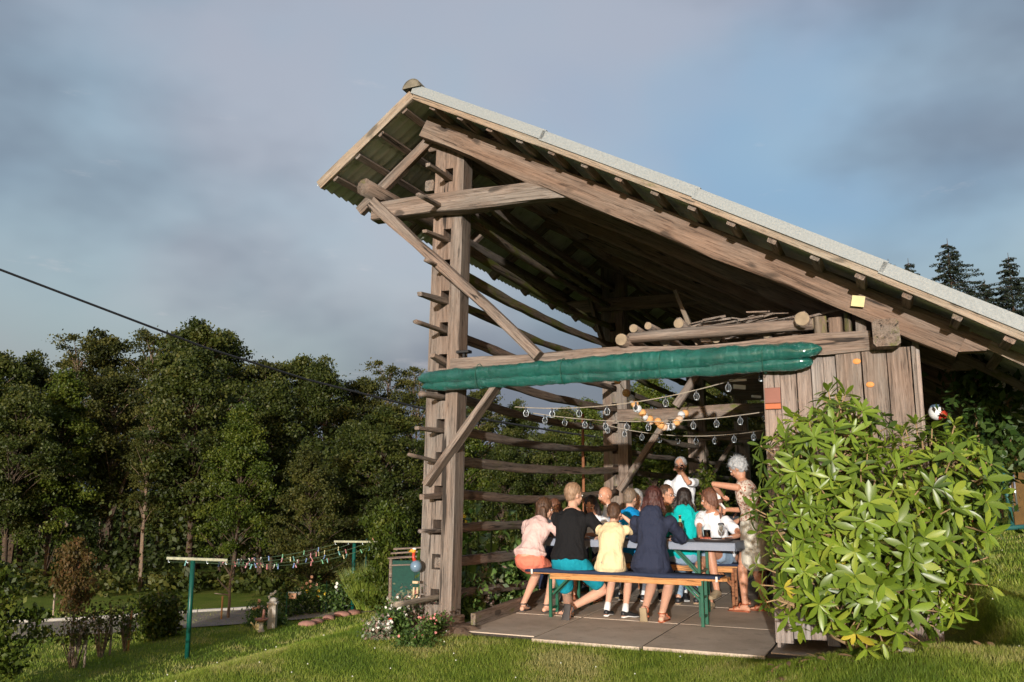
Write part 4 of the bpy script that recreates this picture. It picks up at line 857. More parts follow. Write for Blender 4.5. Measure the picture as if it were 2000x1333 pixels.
p = ground_at(577, 1204, 20.); root = empty('painted_box', p+Vector((-.02, -.35, .62)), 0, 'small painted box with a red pattern hanging among the bed plants', 'box'); MB().box((-.11, -.04, -.09), (.11, .04, .09), .01).build('body', FLW[4], root); MB().box((-.115, -.045, .07), (.115, .045, .10), .005).build('rim', FLW[0], root)
for i, (px, yb) in enumerate([(600, 1222), (618, 1218), (642, 1210), (668, 1203), (690, 1200), (742, 1192)]):
    tag(MB().ball((0, 0, .03), .22, 9, 6, 0, (1.2, .8, .45), Euler((0, 0, i)).to_matrix()).build('edging_stone', RED, None, Matrix.Translation(ground_at(px, yb, 20.)), True), 'reddish edging stone '+['leftmost in the row', 'second from the left', 'third from the left', 'left of the far green post', 'at the foot of the far green post', 'right of the ornamental grass'][i], 'stone', 'reddish stones edging the bed')
# green net shed behind the near post
p = at(790, 1165, 17.); p.z = tz(p.x, p.y); s_ = p.y/1650.; root = empty('net_shed', p, 0, 'low shed of dark green netting left of the near post', 'net shed'); x0 = -27*s_; x1 = 55*s_; hz_ = at(790, 1090, 17.).z-p.z
NET = m_plain('green_netting', (.006, .05, .035), .8, .2, 30)
for x in (x0, x1): MB().tube([(x, 0, -.1), (x, 0, hz_)], .035, 8).build('post', WOODP, root)
MB().box((x0, -.01, .03), (x1, .01, hz_-.05)).build('net_panel', NET, root); MB().box((x0+.02, 0.02, .03), (x0+.04, 1.0, hz_-.05)).build('net_panel', NET, root)
for y_, z_ in ((-.05, hz_), (.35, hz_+.06), (.75, hz_+.12)): timber('roof_lath', (x0-.05, y_, z_), (x1, y_, z_+.05), .14, .03, WOODP, root, seg=3)
timber('roof_lath', (x0, -.06, hz_-.14), (x1, -.06, hz_-.11), .05, .03, WOODP, root, seg=3)
# ---------------------------------------------------------------- metal bird, flower cushion and ceramic hen at the near post
PB = W(-.235, -.14, 0); root = empty('metal_bird', PB+Vector((0, 0, .58)), -AZ, 'blue-bellied metal bird with orange beak and dangling legs on the near post', 'bird figure')
BLUE = m_plain('blue_grey_enamel', (.14, .21, .28), .25, .2, 6); ORN = m_plain('orange_paint', (.72, .30, .03), .35, .1); REDP = m_plain('red_paint', (.5, .05, .025), .35, .1); WHT = m_plain('white_paint', (.75, .75, .72), .4, .05)
MB().ball((0, 0, 0), .058, 16, 11).build('body', BLUE, root, smooth=True); MB().tube([(-.012, 0, .045), (-.03, -.005, .09), (-.026, 0, .135)], [.022, .015, .016], 9).build('neck', REDP, root, smooth=True)
hd = MB().ball((-.03, 0, .148), .024, 10, 7).build('head', ORN, root, smooth=True); MB().tube([(-.035, 0, .15), (-.06, 0, .148), (-.09, 0, .135)], [.022, .016, .002], 8).build('beak', ORN, root, smooth=True); MB().ball((-.022, 0, .168), .018, 8, 5, 0, (1.3, 1, .6)).build('crest', WHT, root, smooth=True)
MB().tube([(-.01, 0, -.05), (-.012, 0, -.14)], .003, 5).tube([(.012, 0, -.05), (.012, 0, -.14)], .003, 5).build('wires', BLACK, root)
PALEW = m_plain('pale_turned_wood', (.55, .40, .24), .6, .1)
MB().box((-.03, -.012, -.165), (.03, .012, -.14), .004).build('hip', PALEW, root)
for s in (-1, 1):
    MB().tube([(s*.018, 0, -.165), (s*.02, 0, -.20)], .003, 5).build('leg_wire', BLACK, root); MB().tube([(s*.02, 0, -.20), (s*.022, 0, -.27+.01*s)], [.010, .012], 8).build('leg', PALEW, root, smooth=True); MB().tube([(s*.022, 0, -.275), (s*.02-.01, -.02, -.33)], [.008, .014], 8).build('foot', PALEW, root, smooth=True)
SEDUM = m_leaf('sedum_leaf', [(.12, .17, .09), (.17, .22, .13), (.22, .20, .13), (.28, .17, .15), (.34, .26, .2)]); 
def cushion(px, yb, h, r_, mat, lb, fl, n, D=8.6, sc_=(1, 1), nf=14, leaf=.035, fs_=.012):
    p = ground_at(px, yb, D); return herb(p, h, r_, mat, lb, 'flowers', 'flower cushions at the foot of the near post', n, fl, leaf, nf, 'flower_cushion', fs_)
cushion(828, 1222, .34, .20, SEDUM, 'tallest flower cushion leaning on the near post', FLW[1], 1500, 8.3); cushion(800, 1230, .30, .20, SEDUM, 'flower cushion just left of the tallest one', FLW[0], 1500, 8.3)
cushion(775, 1240, .26, .18, LF_G, 'green flower cushion behind the ceramic hen', FLW[0], 1300, 8.3); cushion(742, 1250, .15, .15, SEDUM, 'low grey cushion at the outer end of the patch', FLW[0], 900, 8.3); cushion(845, 1240, .16, .16, LF_G, 'low green cushion touching the foot of the near post', FLW[1], 900, 8.0); cushion(815, 1262, .10, .2, LF_G, 'flat green cushion in front of the patch', FLW[1], 800, 8.0, nf=5)
p = ground_at(757, 1246, 8.1); root = empty('ceramic_hen', p+Vector((0, -.05, .02)), .4, 'small white ceramic hen with a red comb among the flowers', 'ceramic hen'); MB().ball((0, 0, .06), .05, 12, 8, 0, (1.1, .8, 1)).build('body', WHT, root, smooth=True); MB().ball((.03, 0, .125), .026, 10, 7).build('head', WHT, root, smooth=True); MB().ball((.03, 0, .152), .014, 8, 5, 0, (1.4, .5, .8)).build('comb', REDP, root); MB().tube([(-.03, 0, .07), (-.075, 0, .13)], [.035, .01], 8).build('tail', WHT, root, smooth=True); MB().ball((-.035, -.035, .03), .02, 8, 5).build('patch', REDP, root)
# sunflower and squash plants behind the rails
SUNL = m_leaf('squash_leaf', [(.05, .10, .02), (.08, .15, .03), (.12, .20, .045), (.17, .24, .06)], .5, .4, .25)
def bigleaf(ln):
    vs = [(0, 0, 0), (ln*.12, -ln*.3, .02), (ln*.45, -ln*.42, .03), (ln*.8, -ln*.22, -.02), (ln, 0, -.10*ln*3), (ln*.8, ln*.22, -.02), (ln*.45, ln*.42, .03), (ln*.12, ln*.3, .02), (ln*.5, 0, -.015)]
    return vs, [(0, 1, 8), (1, 2, 8), (2, 3, 8), (3, 4, 8), (4, 5, 8), (5, 6, 8), (6, 7, 8), (7, 0, 8)]
lm = []
for k in range(5):
    v_, f_ = bigleaf(.2); m_ = bpy.data.meshes.new('leaf'); m_.from_pydata(v_, [], f_); a_ = m_.attributes.new('tint', 'FLOAT', 'FACE'); a_.data.foreach_set('value', [.1+.2*k]*8); m_.materials.append(SUNL); m_.polygons.foreach_set('use_smooth', [True]*8); lm.append(m_)
def sunflower(a, b_, h, lb, flower=False):
    p = W(a, b_, tz(*W(a, b_).xy)); root = empty('sunflower_plant', p, random.uniform(0, 6), lb, 'sunflower plant', 'tall plants behind the rails'); h = h-p.z; tip = Vector((random.uniform(-.1, .1), random.uniform(-.1, .1), h))
    MB().tube([(0, 0, -.05), tip*.5+Vector((.03, 0, 0)), tip], [.016, .013, .008], 6).build('stem', LF_G, root)
    n = int(h*13)
    for i in range(n):
        t_ = .12+.88*i/n; c2 = tip*t_; an = i*2.4+random.uniform(-.3, .3); s_ = random.uniform(.55, 1.25)*(1.05-.45*t_); pt = random.uniform(.05, .16); d = Vector((math.cos(an), math.sin(an), .25))
        o = bpy.data.objects.new('leaf', random.choice(lm)); COL.objects.link(o); o.parent = root; o.matrix_basis = Matrix.Translation(c2+d*pt) @ Matrix.Rotation(an, 4, 'Z') @ Matrix.Rotation(random.uniform(-.1, .8), 4, 'Y') @ Matrix.Scale(s_, 4)
    if flower:
        c2 = tip+Vector((0, 0, .02)); mb = MB()
        for k in range(16): a2 = 2*math.pi*k/16; mb.tube([c2+Vector((.03*math.cos(a2), -.02, .03*math.sin(a2))), c2+Vector((.09*math.cos(a2), -.04, .09*math.sin(a2)))], [.014, .003], 5)
        mb.build('petals', FLW[3], root); MB().ball(c2+Vector((0, -.02, 0)), .035, 10, 6, 0, (1, .5, 1)).build('disc', BARK, root)
for a, b_, h, f, lb in [(-.35, .9, 1.25, 0, 'leafy sunflower plant nearest the post behind the rails'), (-.25, 1.5, 1.30, 0, 'tallest sunflower plant above the third rail from below'), (-.5, 1.9, 1.2, 0, 'sunflower plant left of the seated girl'), (-.3, 1.2, .95, 1, 'sunflower plant with a yellow bloom behind the rails'), (-.6, 1.0, .9, 0, 'short leafy plant beside the post'),
                        (-.25, 2.3, 1.1, 0, 'leafy plant right behind the seated girl'), (-.45, 2.9, 1.15, 0, 'leafy plant deeper behind the rails'), (-.3, 3.6, 1.0, 0, 'leafy plant deepest behind the rails'), (-.7, 1.6, 1.1, 0, 'leafy plant at the back of the bed'), (-.2, .7, .7, 0, 'small leafy plant at the near post base')]: sunflower(a, b_, h, lb, f)
for a, b_, h, m_, lb in [(-.22, .8, .32, SUNL, 'yellow green feathery plant right of the post base'), (-.3, 1.3, .35, SEDUM, 'rusty stemmed low plant in the vegetable bed'), (-.2, 1.8, .4, SUNL, 'yellow green low plant behind the girl'), (-.3, 2.5, .45, LF_G, 'low green plant under the middle rails'), (-.35, 3.4, .4, LF_G, 'low green plant deeper in the vegetable bed')]:
    herb(W(a, b_, tz(*W(a, b_).xy)), h+.15, .28, m_, lb, 'vegetable plant', 'low plants in the vegetable bed', 700, None, .07, name='vegetable_plant')
# ---------------------------------------------------------------- hanging fern and pole inside, small things at the right
tag(timber('bamboo_pole', W(-.12, 4.5, -.1), W(-.12, 4.5, 2.45), .045, .045, WOODT, None, rnd=True, rough=.002), 'orange brown upright pole behind the rails left of the second post', 'pole')
p = at(1377, 948, 13.2); root = empty('hanging_fern', p, 0, 'bright green fern hanging behind the drinking man', 'fern'); C2 = RNG.normal(size=(700, 3))*np.array([.17, .12, .17]); C2[:, 2] -= .8*np.abs(C2[:, 0]); leafmesh('fronds', leafquads(C2, .09, .3, .35), 4, LF_C, RNG.random(700), root); MB().lathe([(.02, -.22), (.09, -.2), (.11, -.08)], 12).build('pot', BRICK, root)
p = at(1829, 806, 8.2); root = empty('red_white_lampion', p, 0, 'small round red and white lampion behind the plank wall corner', 'lampion'); MB().ball((0, 0, 0), .075, 14, 9).build('globe', WHT, root, smooth=True); MB().ball((.03, -.03, -.025), .055, 10, 7).build('red_patch', REDP, root, smooth=True); MB().ball((0, 0, .05), .06, 10, 5, 0, (1, 1, .5)).build('lid', BLUE, root)
VINE = m_leaf('vine_leaf', [(.02, .045, .008), (.035, .075, .012), (.06, .11, .02), (.08, .13, .03)])
def vine(pts, n, spread, lb, leaf=.09):
    p0 = pts[0]; root = empty('climbing_vine', p0, 0, lb, 'vine'); q = [x-p0 for x in pts]; mb = MB().tube(q, [.012]*len(q), 5); P = []
    for i in range(n):
        k = random.uniform(0, len(q)-1.001); j = int(k); P.append(q[j].lerp(q[j+1], k-j)+Vector((random.gauss(0, spread), random.gauss(0, spread), random.gauss(0, spread))))
    mb.build('stem', TWIG, root); leafmesh('foliage', leafquads(np.array([tuple(x) for x in P]), leaf, .3, .5), 4, VINE, RNG.random(n), root)
vine([at(1930, 1010, 8.0), at(1915, 900, 8.0), at(1905, 810, 7.9), at(1915, 745, 7.8), at(1885, 715, 7.8)], 1300, .13, 'dark vine climbing past the downpipe to the rafter ends'); vine([at(1985, 900, 7.8), at(1960, 820, 7.8), at(1975, 770, 7.7)], 300, .12, 'leafy shoot of vine beside the zinc downpipe', .11)
# glider swing, slide tubes, kneeling figure is built with the people
GREENM = m_plain('green_swing_metal', (.02, .10, .09), .5, .15); CHR = m_plain('shiny_tube', (.75, .75, .78), .15, .05, 5, .9)
zg = ground_at(1985, 1040, 9.5); root = empty('swing_frame', zg, 0, 'green metal swing frame with shiny tubes at the right edge', 'swing frame')
for q0, q1 in (((1938, 1034), (1905, 700)), ((1978, 1030), (1955, 905))): a_, b_ = at(*q0, 9.6), at(*q1, 9.6); MB().tube([a_-zg, b_-zg], .024, 8).build('leg', GREENM, root, smooth=True)
MB().tube([at(1930, 1034, 9.5)-zg, at(2050, 1026, 9.7)-zg], .026, 8).build('crossbar', GREENM, root, smooth=True)
for dx in (0, 10, 20): MB().tube([at(1972+dx*.8, 1000, 9.7)-zg, at(1960+dx*.9, 925, 9.7)-zg], .012, 8).build('tube', CHR, root, smooth=True)
ORNF = m_plain('orange_fabric', (.10, .055, .012), .8, .2)
tag(MB().box((-.9, -.02, 0), (.9, .02, 1.1)).build('orange_screen', ORNF, None, Matrix.Translation(ground_at(2040, 1030, 13.)+Vector((.3, 0, 0)))), 'dull orange screen behind the swing frame', 'screen')
for k, (px, yb) in enumerate([(1905, 1078), (1912, 1072), (1900, 1068)]):
    p = ground_at(px, yb, 8.6); tag(timber('loose_board', p+Vector((-.45, 0, .05+.045*k)), p+Vector((.25, .1, .05+.045*k)), .10, .03, WOODP, None, seg=3), ['lowest', 'middle', 'topmost'][k]+' board of the small pile behind the rhododendron', 'board', 'boards piled behind the rhododendron')
# stone on the lawn
p = ground_at(1772, 1274, 5.9); tag(MB().ball((0, 0, 0), .055, 10, 7, 0, (1.2, .7, .35), Euler((0, .1, .3)).to_matrix()).build('lawn_stone', STONE, None, Matrix.Translation(p+Vector((0, 0, .01))), True), 'small pale stone lying on the lawn before the rhododendron', 'stone')
# ---------------------------------------------------------------- beer garden tables and benches
LEGG = m_plain('green_leg_enamel', (.008, .085, .045), .4, .15, 12); CLOTH = m_plain('light_grey_tablecloth', (.24, .265, .32), .8, .06, 3, bmp=.3, bscale=12); NAVY = m_plain('navy_cushion', (.018, .028, .06), .9, .15, 10, bmp=.3)
STRAP = m_plain('white_strap', (.65, .62, .55), .7)
def legset(root, a, b0, b1, h, side, LM, inner):
    """folding steel leg frame: two uprights, foot bar, diagonal brace, each a part"""
    for bb in (b0, b1): MB().bar((a, bb, 0), (a, bb, h), .032, .032, up=(0, 1, 0), ch=.003).build('leg', LM, root)
    MB().bar((a, b0, .09), (a, b1, .09), .022, .022).build('crossbar', LM, root); MB().bar((a, b0, h*.62), (a, b1, h*.62), .02, .02).build('crossbar', LM, root)
    MB().bar((a, (b0+b1)/2-.06, h*.5), (a+side*inner, (b0+b1)/2-.06, h-.01), .018, .02).build('brace', LM, root); MB().bar((a, (b0+b1)/2+.06, h*.5), (a+side*inner, (b0+b1)/2+.06, h-.01), .018, .02).build('brace', LM, root)
def bench(a0, a1, b0, lb, LM=LEGG, cush=True, wd=.25, top=None):
    root = empty('beer_bench', W(0, 0, 0), -AZ, lb, 'bench', 'beer garden benches'); h = .47; mb = MB(); n = 10; r_ = .04
    pts = [(a0+r_, b0), (a1-r_, b0), (a1, b0+r_), (a1, b0+wd-r_), (a1-r_, b0+wd), (a0+r_, b0+wd), (a0, b0+wd-r_), (a0, b0+r_)]
    vs = [(0, 0, 0)]*0; lo = [(p[0]-a0, p[1]-b0, 0) for p in pts]; hi = [(x, y, .028) for x, y, _ in lo]; mb.add(lo+hi, [tuple(range(7, -1, -1)), tuple(range(8, 16))]+[(i, (i+1) % 8, (i+1) % 8+8, i+8) for i in range(8)])
    mb.build('seat', top or WOODN, root, Matrix.Translation((a0, b0, h-.028)))
    MB().box((0, 0, 0), (a1-a0-.5, .05, .05), .005).build('rail', top or WOODN, root, Matrix.Translation((a0+.25, b0+.01, h-.08)))
    legset(root, a0+.25, b0+.03, b0+wd-.03, h-.03, 1, LM, .22); legset(root, a1-.25, b0+.03, b0+wd-.03, h-.03, -1, LM, .22)
    if cush:
        vs = []; fs = []; nx_ = 40; A0, A1 = a0-.02, a1-.06
        for i in range(nx_+1):
            for j, y in enumerate((-.025, -.03, wd*.5, wd+.02)):
                a = A0+(A1-A0)*i/nx_; zz = .018+.010*mnoise.noise(Vector((a*3, y*4, a0))); vs.append((a, b0+y, h+(zz if j > 0 else -.012+.012*mnoise.noise(Vector((a*2.3, 0, 3))))))
        for i in range(nx_):
            for j in range(3): fs.append((i*4+j, i*4+j+1, i*4+j+5, i*4+j+4)[::-1])
        c3 = MB().add(vs, fs).build('cushion', NAVY, root, smooth=True); s3 = c3.modifiers.new('solid', 'SOLIDIFY'); s3.thickness = .012; s3.offset = -1
        for aa in (a0+.05, a1-.1): MB().box((aa, b0-.035, h-.03), (aa+.02, b0-.028, h+.02)).build('strap', STRAP, root)
    return root
def table(a0, a1, b0, b1, lb, LM=LEGG):
    root = empty('beer_table', W(0, 0, 0), -AZ, lb, 'table', 'beer garden tables'); h = .77
    MB().box((0, 0, 0), (a1-a0, b1-b0, .028), .004).build('tabletop', WOODN, root, Matrix.Translation((a0, b0, h-.03)))
    legset(root, a0+.38, b0+.08, b1-.08, h-.03, 1, LM, .35); legset(root, a1-.38, b0+.08, b1-.08, h-.03, -1, LM, .35)
    tc_ = empty('tablecloth', W(0, 0, 0), -AZ, lb.replace('table', 'grey cloth laid over the table', 1) if False else 'light grey cloth spread over the '+lb.split(' beer table')[0]+' table', 'tablecloth', 'tablecloths')
    vs = []; fs = []; prof_ = [(b0-.012, h-.075), (b0-.014, h-.01), (b0-.004, h+.004), ((b0+b1)/2, h+.005), (b1+.004, h+.004), (b1+.014, h-.01), (b1+.012, h-.09)]; n = 44
    for i in range(n+1):
        a = a0-.02+(a1-a0+.04)*i/n
        for j, (y, z) in enumerate(prof_):
            wv_ = .006*math.sin(a*19)+.010*mnoise.noise(Vector((a*3, j, 1))) if j in (0, 6) else 0; vs.append((a, y-wv_*(1 if j == 0 else -1), z+(.010*mnoise.noise(Vector((a*2, j, 7))) if j in (0, 6) else 0)))
    m_ = len(prof_)
    for i in range(n):
        for j in range(m_-1): fs.append((i*m_+j, i*m_+j+1, (i+1)*m_+j+1, (i+1)*m_+j)[::-1])
    k0 = len(vs)
    for s, i in ((-1, 0), (1, n)):
        e = [vs[i*m_+j] for j in range(1, m_-1)]; dn_ = [(v_[0]+s*.012, v_[1], h-.085+.012*math.sin(q*2)) for q, v_ in enumerate(e)]; k0 = len(vs); vs += e+dn_; q = len(e)
        for j in range(q-1): fs.append((k0+j, k0+j+1, k0+q+j+1, k0+q+j))
    o = MB().add(vs, fs).build('cloth', CLOTH, tc_); sm_ = o.modifiers.new('solid', 'SOLIDIFY'); sm_.thickness = .002
    return root
bench(.47, 2.58, 1.02, 'nearest beer bench with a navy cushion, four people on it')
table(.42, 2.55, 1.62, 2.20, 'front grey-clothed beer table with the beer bottle on it')
bench(.50, 2.62, 2.50, 'second beer bench, behind the front table', WOODT, wd=.25)
bench(.55, 2.78, 3.35, 'third beer bench, between the second bench and the rear table', WOODT)
table(.5, 2.95, 3.8, 4.4, 'rear grey-clothed beer table by the grey-haired woman', WOODT)
bench(.55, 2.7, 4.65, 'farthest beer bench, behind the rear table', WOODT)
# things on the front table
BEER, t, b = newmat('brown_bottle_glass'); b.inputs['Base Color'].default_value = (.05, .02, .006, 1); b.inputs['Roughness'].default_value = .08; b.inputs['Specular IOR Level'].default_value = .8
def bottle(p, lb, lab=True):
    root = empty('beer_bottle', p, 0, lb, 'bottle', 'beer bottles'); MB().lathe([(.001, 0), (.030, .002), (.033, .01), (.033, .155), (.030, .175), (.016, .205), (.0135, .225), (.013, .262), (.015, .265), (.015, .272), (.001, .272)], 18).build('body', BEER, root, smooth=True)
    if lab:
        LABL, t2, b2 = newmat('green_white_label'); v2 = objvec(t2, False); t2.links.new(ramp(t2, tnoise(t2, v2, 40, 3, .6), [(.42, (.08, .30, .08)), (.5, (.45, .55, .25)), (.58, (.6, .6, .5))]), b2.inputs['Base Color'])
        MB().lathe([(.0338, .035), (.0338, .125)], 20).build('label', LABL, root, smooth=True); MB().lathe([(.0168, .205), (.0142, .225), (.0142, .24)], 14).build('neck_label', LABL, root, smooth=True)
    MB().lathe([(.015, .268), (.016, .276), (.001, .279)], 12).build('cap', PIPE, root)
bottle(W(1.98, 1.70, .776), 'brown beer bottle with a green label standing on the front table'); 
WGL, t, b = newmat('clear_glass'); b.inputs['Base Color'].default_value = (.95, .97, .97, 1); b.inputs['Transmission Weight'].default_value = 1; b.inputs['Roughness'].default_value = .02; b.inputs['IOR'].default_value = 1.25
def wine(p, lb):
    root = empty('wine_glass', p, 0, lb, 'wine glass', 'wine glasses'); MB().lathe([(.001, 0), (.032, .002), (.030, .004), (.004, .008), (.0035, .085), (.012, .095)], 16).build('stem', WGL, root, smooth=True); MB().lathe([(.003, .09), (.028, .105), (.038, .135), (.036, .165), (.031, .195), (.0295, .195), (.0345, .165), (.036, .135), (.026, .107), (.003, .093)], 18).build('bowl', WGL, root, smooth=True)
wine(W(2.40, 1.80, .776), 'tall stemmed wine glass in front of the woman in the white T-shirt'); wine(W(1.90, 1.9, .776), 'wine glass left of the beer bottle')
def tumbler(p, lb, col=None, s=1.0):
    root = empty('drinking_glass', p, 0, lb, 'glass', 'small glasses'); MB().lathe([(.001, .001), (.024*s, .001), (.028*s, .085*s), (.026*s, .085*s), (.0225*s, .006), (.001, .006)], 16).build('cup', WGL, root, smooth=True)
    if col: MB().lathe([(.001, .007), (.0215*s, .007), (.0245*s, .06*s), (.001, .06*s)], 16).build('drink', col, root, smooth=True)
tumbler(W(1.88, 1.69, .776), 'small empty shot glass beside the beer bottle', None, .7); tumbler(W(1.05, 1.9, .776), 'drinking glass between the black shirt and the cream shirt')
TRAY = m_plain('dark_tray', (.04, .03, .028), .4, .2); root = empty('serving_tray', W(2.30, 1.86, .778), -AZ+.1, 'oval dark serving tray with leftovers at the right end of the front table', 'tray')
m2 = MB().lathe([(.001, .004), (.17, .004), (.20, .028), (.206, .028), (.175, -.001), (.001, -.001)], 26).build('dish', TRAY, root, Matrix.Diagonal((1.1, .7, 1, 1)), True)
PAPER = m_plain('napkin_paper', (.7, .68, .64), .9); MB().box((-.12, -.07, .012), (.06, .07, .016)).build('napkin', PAPER, root, Matrix.Rotation(.06, 4, 'Y')); MB().bar((.02, -.03, .04), (.2, .02, .05), .012, .006).build('fork', ZINC, root)
mb = MB()
for _ in range(9): mb.ball((random.uniform(-.15, -.02), random.uniform(-.05, .05), .025), random.uniform(.012, .022), 7, 5)
mb.build('leftovers', m_plain('sausage_red', (.35, .09, .05), .5, .2), root)
PLT = m_plain('white_plate', (.7, .7, .68), .3, .03)
for a, b_, lb in [(.78, 1.86, 'white plate in front of the girl in pink'), (1.40, 1.80, 'white plate in front of the boy in cream'), (1.25, 4.0, 'white plate on the left part of the rear table'), (2.75, 4.1, 'white plate on the right end of the rear table')]: tag(MB().lathe([(.001, .003), (.07, .003), (.105, .014), (.108, .014), (.075, -.0), (.001, -.0)], 22).build('plate', PLT, None, Matrix.Translation(W(a, b_, .778)), True), lb, 'plate', 'plates on the tables')
# ---------------------------------------------------------------- people
def m_skin(name, col):
    m, t, b = newmat(name); v = objvec(t); n = tnoise(t, v, 9, 4, .6)
    c_ = tmix(t, tmap(t, n, .3, .7), tuple(x*.88 for x in col), (min(1, col[0]*1.12), col[1]*1.02, col[2])); t.links.new(c_, b.inputs['Base Color'])
    b.inputs['Roughness'].default_value = .5; b.inputs['Specular IOR Level'].default_value = .35; b.inputs['Subsurface Weight'].default_value = .12; b.inputs['Subsurface Radius'].default_value = (.02, .008, .005); b.inputs['Subsurface Scale'].default_value = .5
    return m
SK = {'fair': m_skin('fair_skin', (.60, .36, .25)), 'tan': m_skin('tanned_skin', (.50, .26, .16)), 'pale': m_skin('pale_skin', (.68, .44, .33))}
def m_hair(name, a, b_):
    m, t, b = newmat(name); v = objvec(t); n = tnoise(t, v, 1, 5, .7, (60, 60, 9), .5); t.links.new(ramp(t, n, [(.3, a), (.7, b_)]), b.inputs['Base Color']); b.inputs['Roughness'].default_value = .5; bump(t, b, n, .9, .01); return m
HR = {'brown': m_hair('brown_hair', (.035, .016, .008), (.12, .06, .03)), 'dark': m_hair('dark_hair', (.008, .005, .004), (.035, .02, .014)), 'blond': m_hair('reddish_blond_hair', (.20, .11, .06), (.40, .26, .16)), 'grey': m_hair('grey_hair', (.22, .22, .22), (.55, .55, .54)),
      'auburn': m_hair('auburn_hair', (.03, .010, .008), (.10, .03, .022)), 'chest': m_hair('chestnut_hair', (.07, .025, .012), (.20, .085, .045)), 'mouse': m_hair('light_brown_hair', (.11, .075, .05), (.26, .19, .13))}
def m_cloth(name, col, var=.1, sc_=30):
    m, t, b = newmat(name); v = objvec(t); n = tnoise(t, v, 3.5, 4, .6, None, 1.0); f = tnoise(t, v, 220, 2, .6)
    c_ = tmix(t, tmap(t, f, .3, .7), tuple(x*(1-var) for x in col), tuple(min(1, x*(1+var)) for x in col)); t.links.new(c_, b.inputs['Base Color']); b.inputs['Roughness'].default_value = .9; b.inputs['Specular IOR Level'].default_value = .15
    fo = tnoise(t, v, 1.0, 4, .6, (14, 14, 5), 1.6); bump(t, b, fo, .55, .03); return m
CL = {'pink': m_cloth('pale_pink_cotton', (.66, .46, .42)), 'coral': m_cloth('coral_denim', (.78, .22, .14)), 'black': m_cloth('black_cotton', (.012, .012, .013)), 'turq': m_cloth('turquoise_cotton', (.01, .25, .33)), 'cream': m_cloth('cream_cotton', (.74, .58, .34)), 'navy': m_cloth('navy_softshell', (.028, .034, .06)),
      'blue': m_cloth('bright_blue_cotton', (.005, .22, .50)), 'teal': m_cloth('bright_teal_fleece', (.005, .42, .40)), 'white': m_cloth('white_cotton', (.72, .72, .73)), 'denim': m_cloth('blue_denim', (.09, .14, .25)), 'ldenim': m_cloth('light_blue_denim', (.25, .34, .44)), 'grey': m_cloth('dark_grey_cotton', (.05, .052, .06)),
      'sand': m_cloth('pale_sand_linen', (.58, .55, .46)), 'red': m_cloth('red_cotton', (.35, .02, .03)), 'royal': m_cloth('royal_blue_cotton', (.01, .06, .28)), 'dnavy': m_cloth('dark_blue_denim', (.02, .025, .05)), 'ggrey': m_cloth('mid_grey_cotton', (.15, .16, .18)), 'olive': m_cloth('olive_cotton', (.10, .10, .06))}
m, t, b = newmat('cream_lace_with_rust_print'); v = objvec(t); n = tnoise(t, v, 42, 3, .6); t.links.new(ramp(t, n, [(.47, (.62, .52, .42)), (.53, (.62, .52, .42)), (.56, (.34, .10, .06)), (.64, (.34, .10, .06))]), b.inputs['Base Color']); b.inputs['Roughness'].default_value = .9; CL['lace'] = m
SHOE = {'sneak': m_plain('black_sneaker', (.02, .02, .022), .5, .1), 'sole': m_plain('white_sole', (.7, .7, .68), .5, .05), 'rust': m_plain('rust_leather', (.32, .08, .03), .45, .15), 'beige': m_plain('beige_suede', (.30, .23, .14), .9, .15), 'dark': m_plain('dark_rubber', (.05, .045, .042), .7, .2), 'brown': m_plain('brown_leather', (.13, .05, .025), .5, .15)}
EYEW = m_plain('eye_white', (.75, .72, .68), .2, .02); IRIS = m_plain('dark_iris', (.02, .012, .01), .2, .1); LIPS = m_plain('lips', (.42, .13, .11), .5, .1); FRAME = m_plain('spectacle_frame', (.02, .015, .02), .3, .1)
def voxel(mb, size, it=3, fac=.5, fold=0.0, fs_=13., seed=0):
    me = mb.mesh('tmp'); o = bpy.data.objects.new('tmp', me); COL.objects.link(o)
    r = o.modifiers.new('r', 'REMESH'); r.mode = 'VOXEL'; r.voxel_size = size; r.adaptivity = 0
    if it: s = o.modifiers.new('s', 'SMOOTH'); s.iterations = it; s.factor = fac
    dg = bpy.context.evaluated_depsgraph_get(); nm = bpy.data.meshes.new_from_object(o.evaluated_get(dg), depsgraph=dg); bpy.data.objects.remove(o); bpy.data.meshes.remove(me)
    if fold:
        n = len(nm.vertices); no = [v.normal.copy() for v in nm.vertices]
        for v, q in zip(nm.vertices, no):
            p = v.co; d = mnoise.noise(Vector((p.x*fs_+seed, p.y*fs_, p.z*fs_*.45)))+.5*abs(mnoise.noise(Vector((p.x*fs_*1.9+p.z*9, p.y*fs_*1.9, p.z*fs_*1.1+seed)))); v.co = p+q*d*fold
    nm.polygons.foreach_set('use_smooth', [True]*len(nm.polygons)); return nm
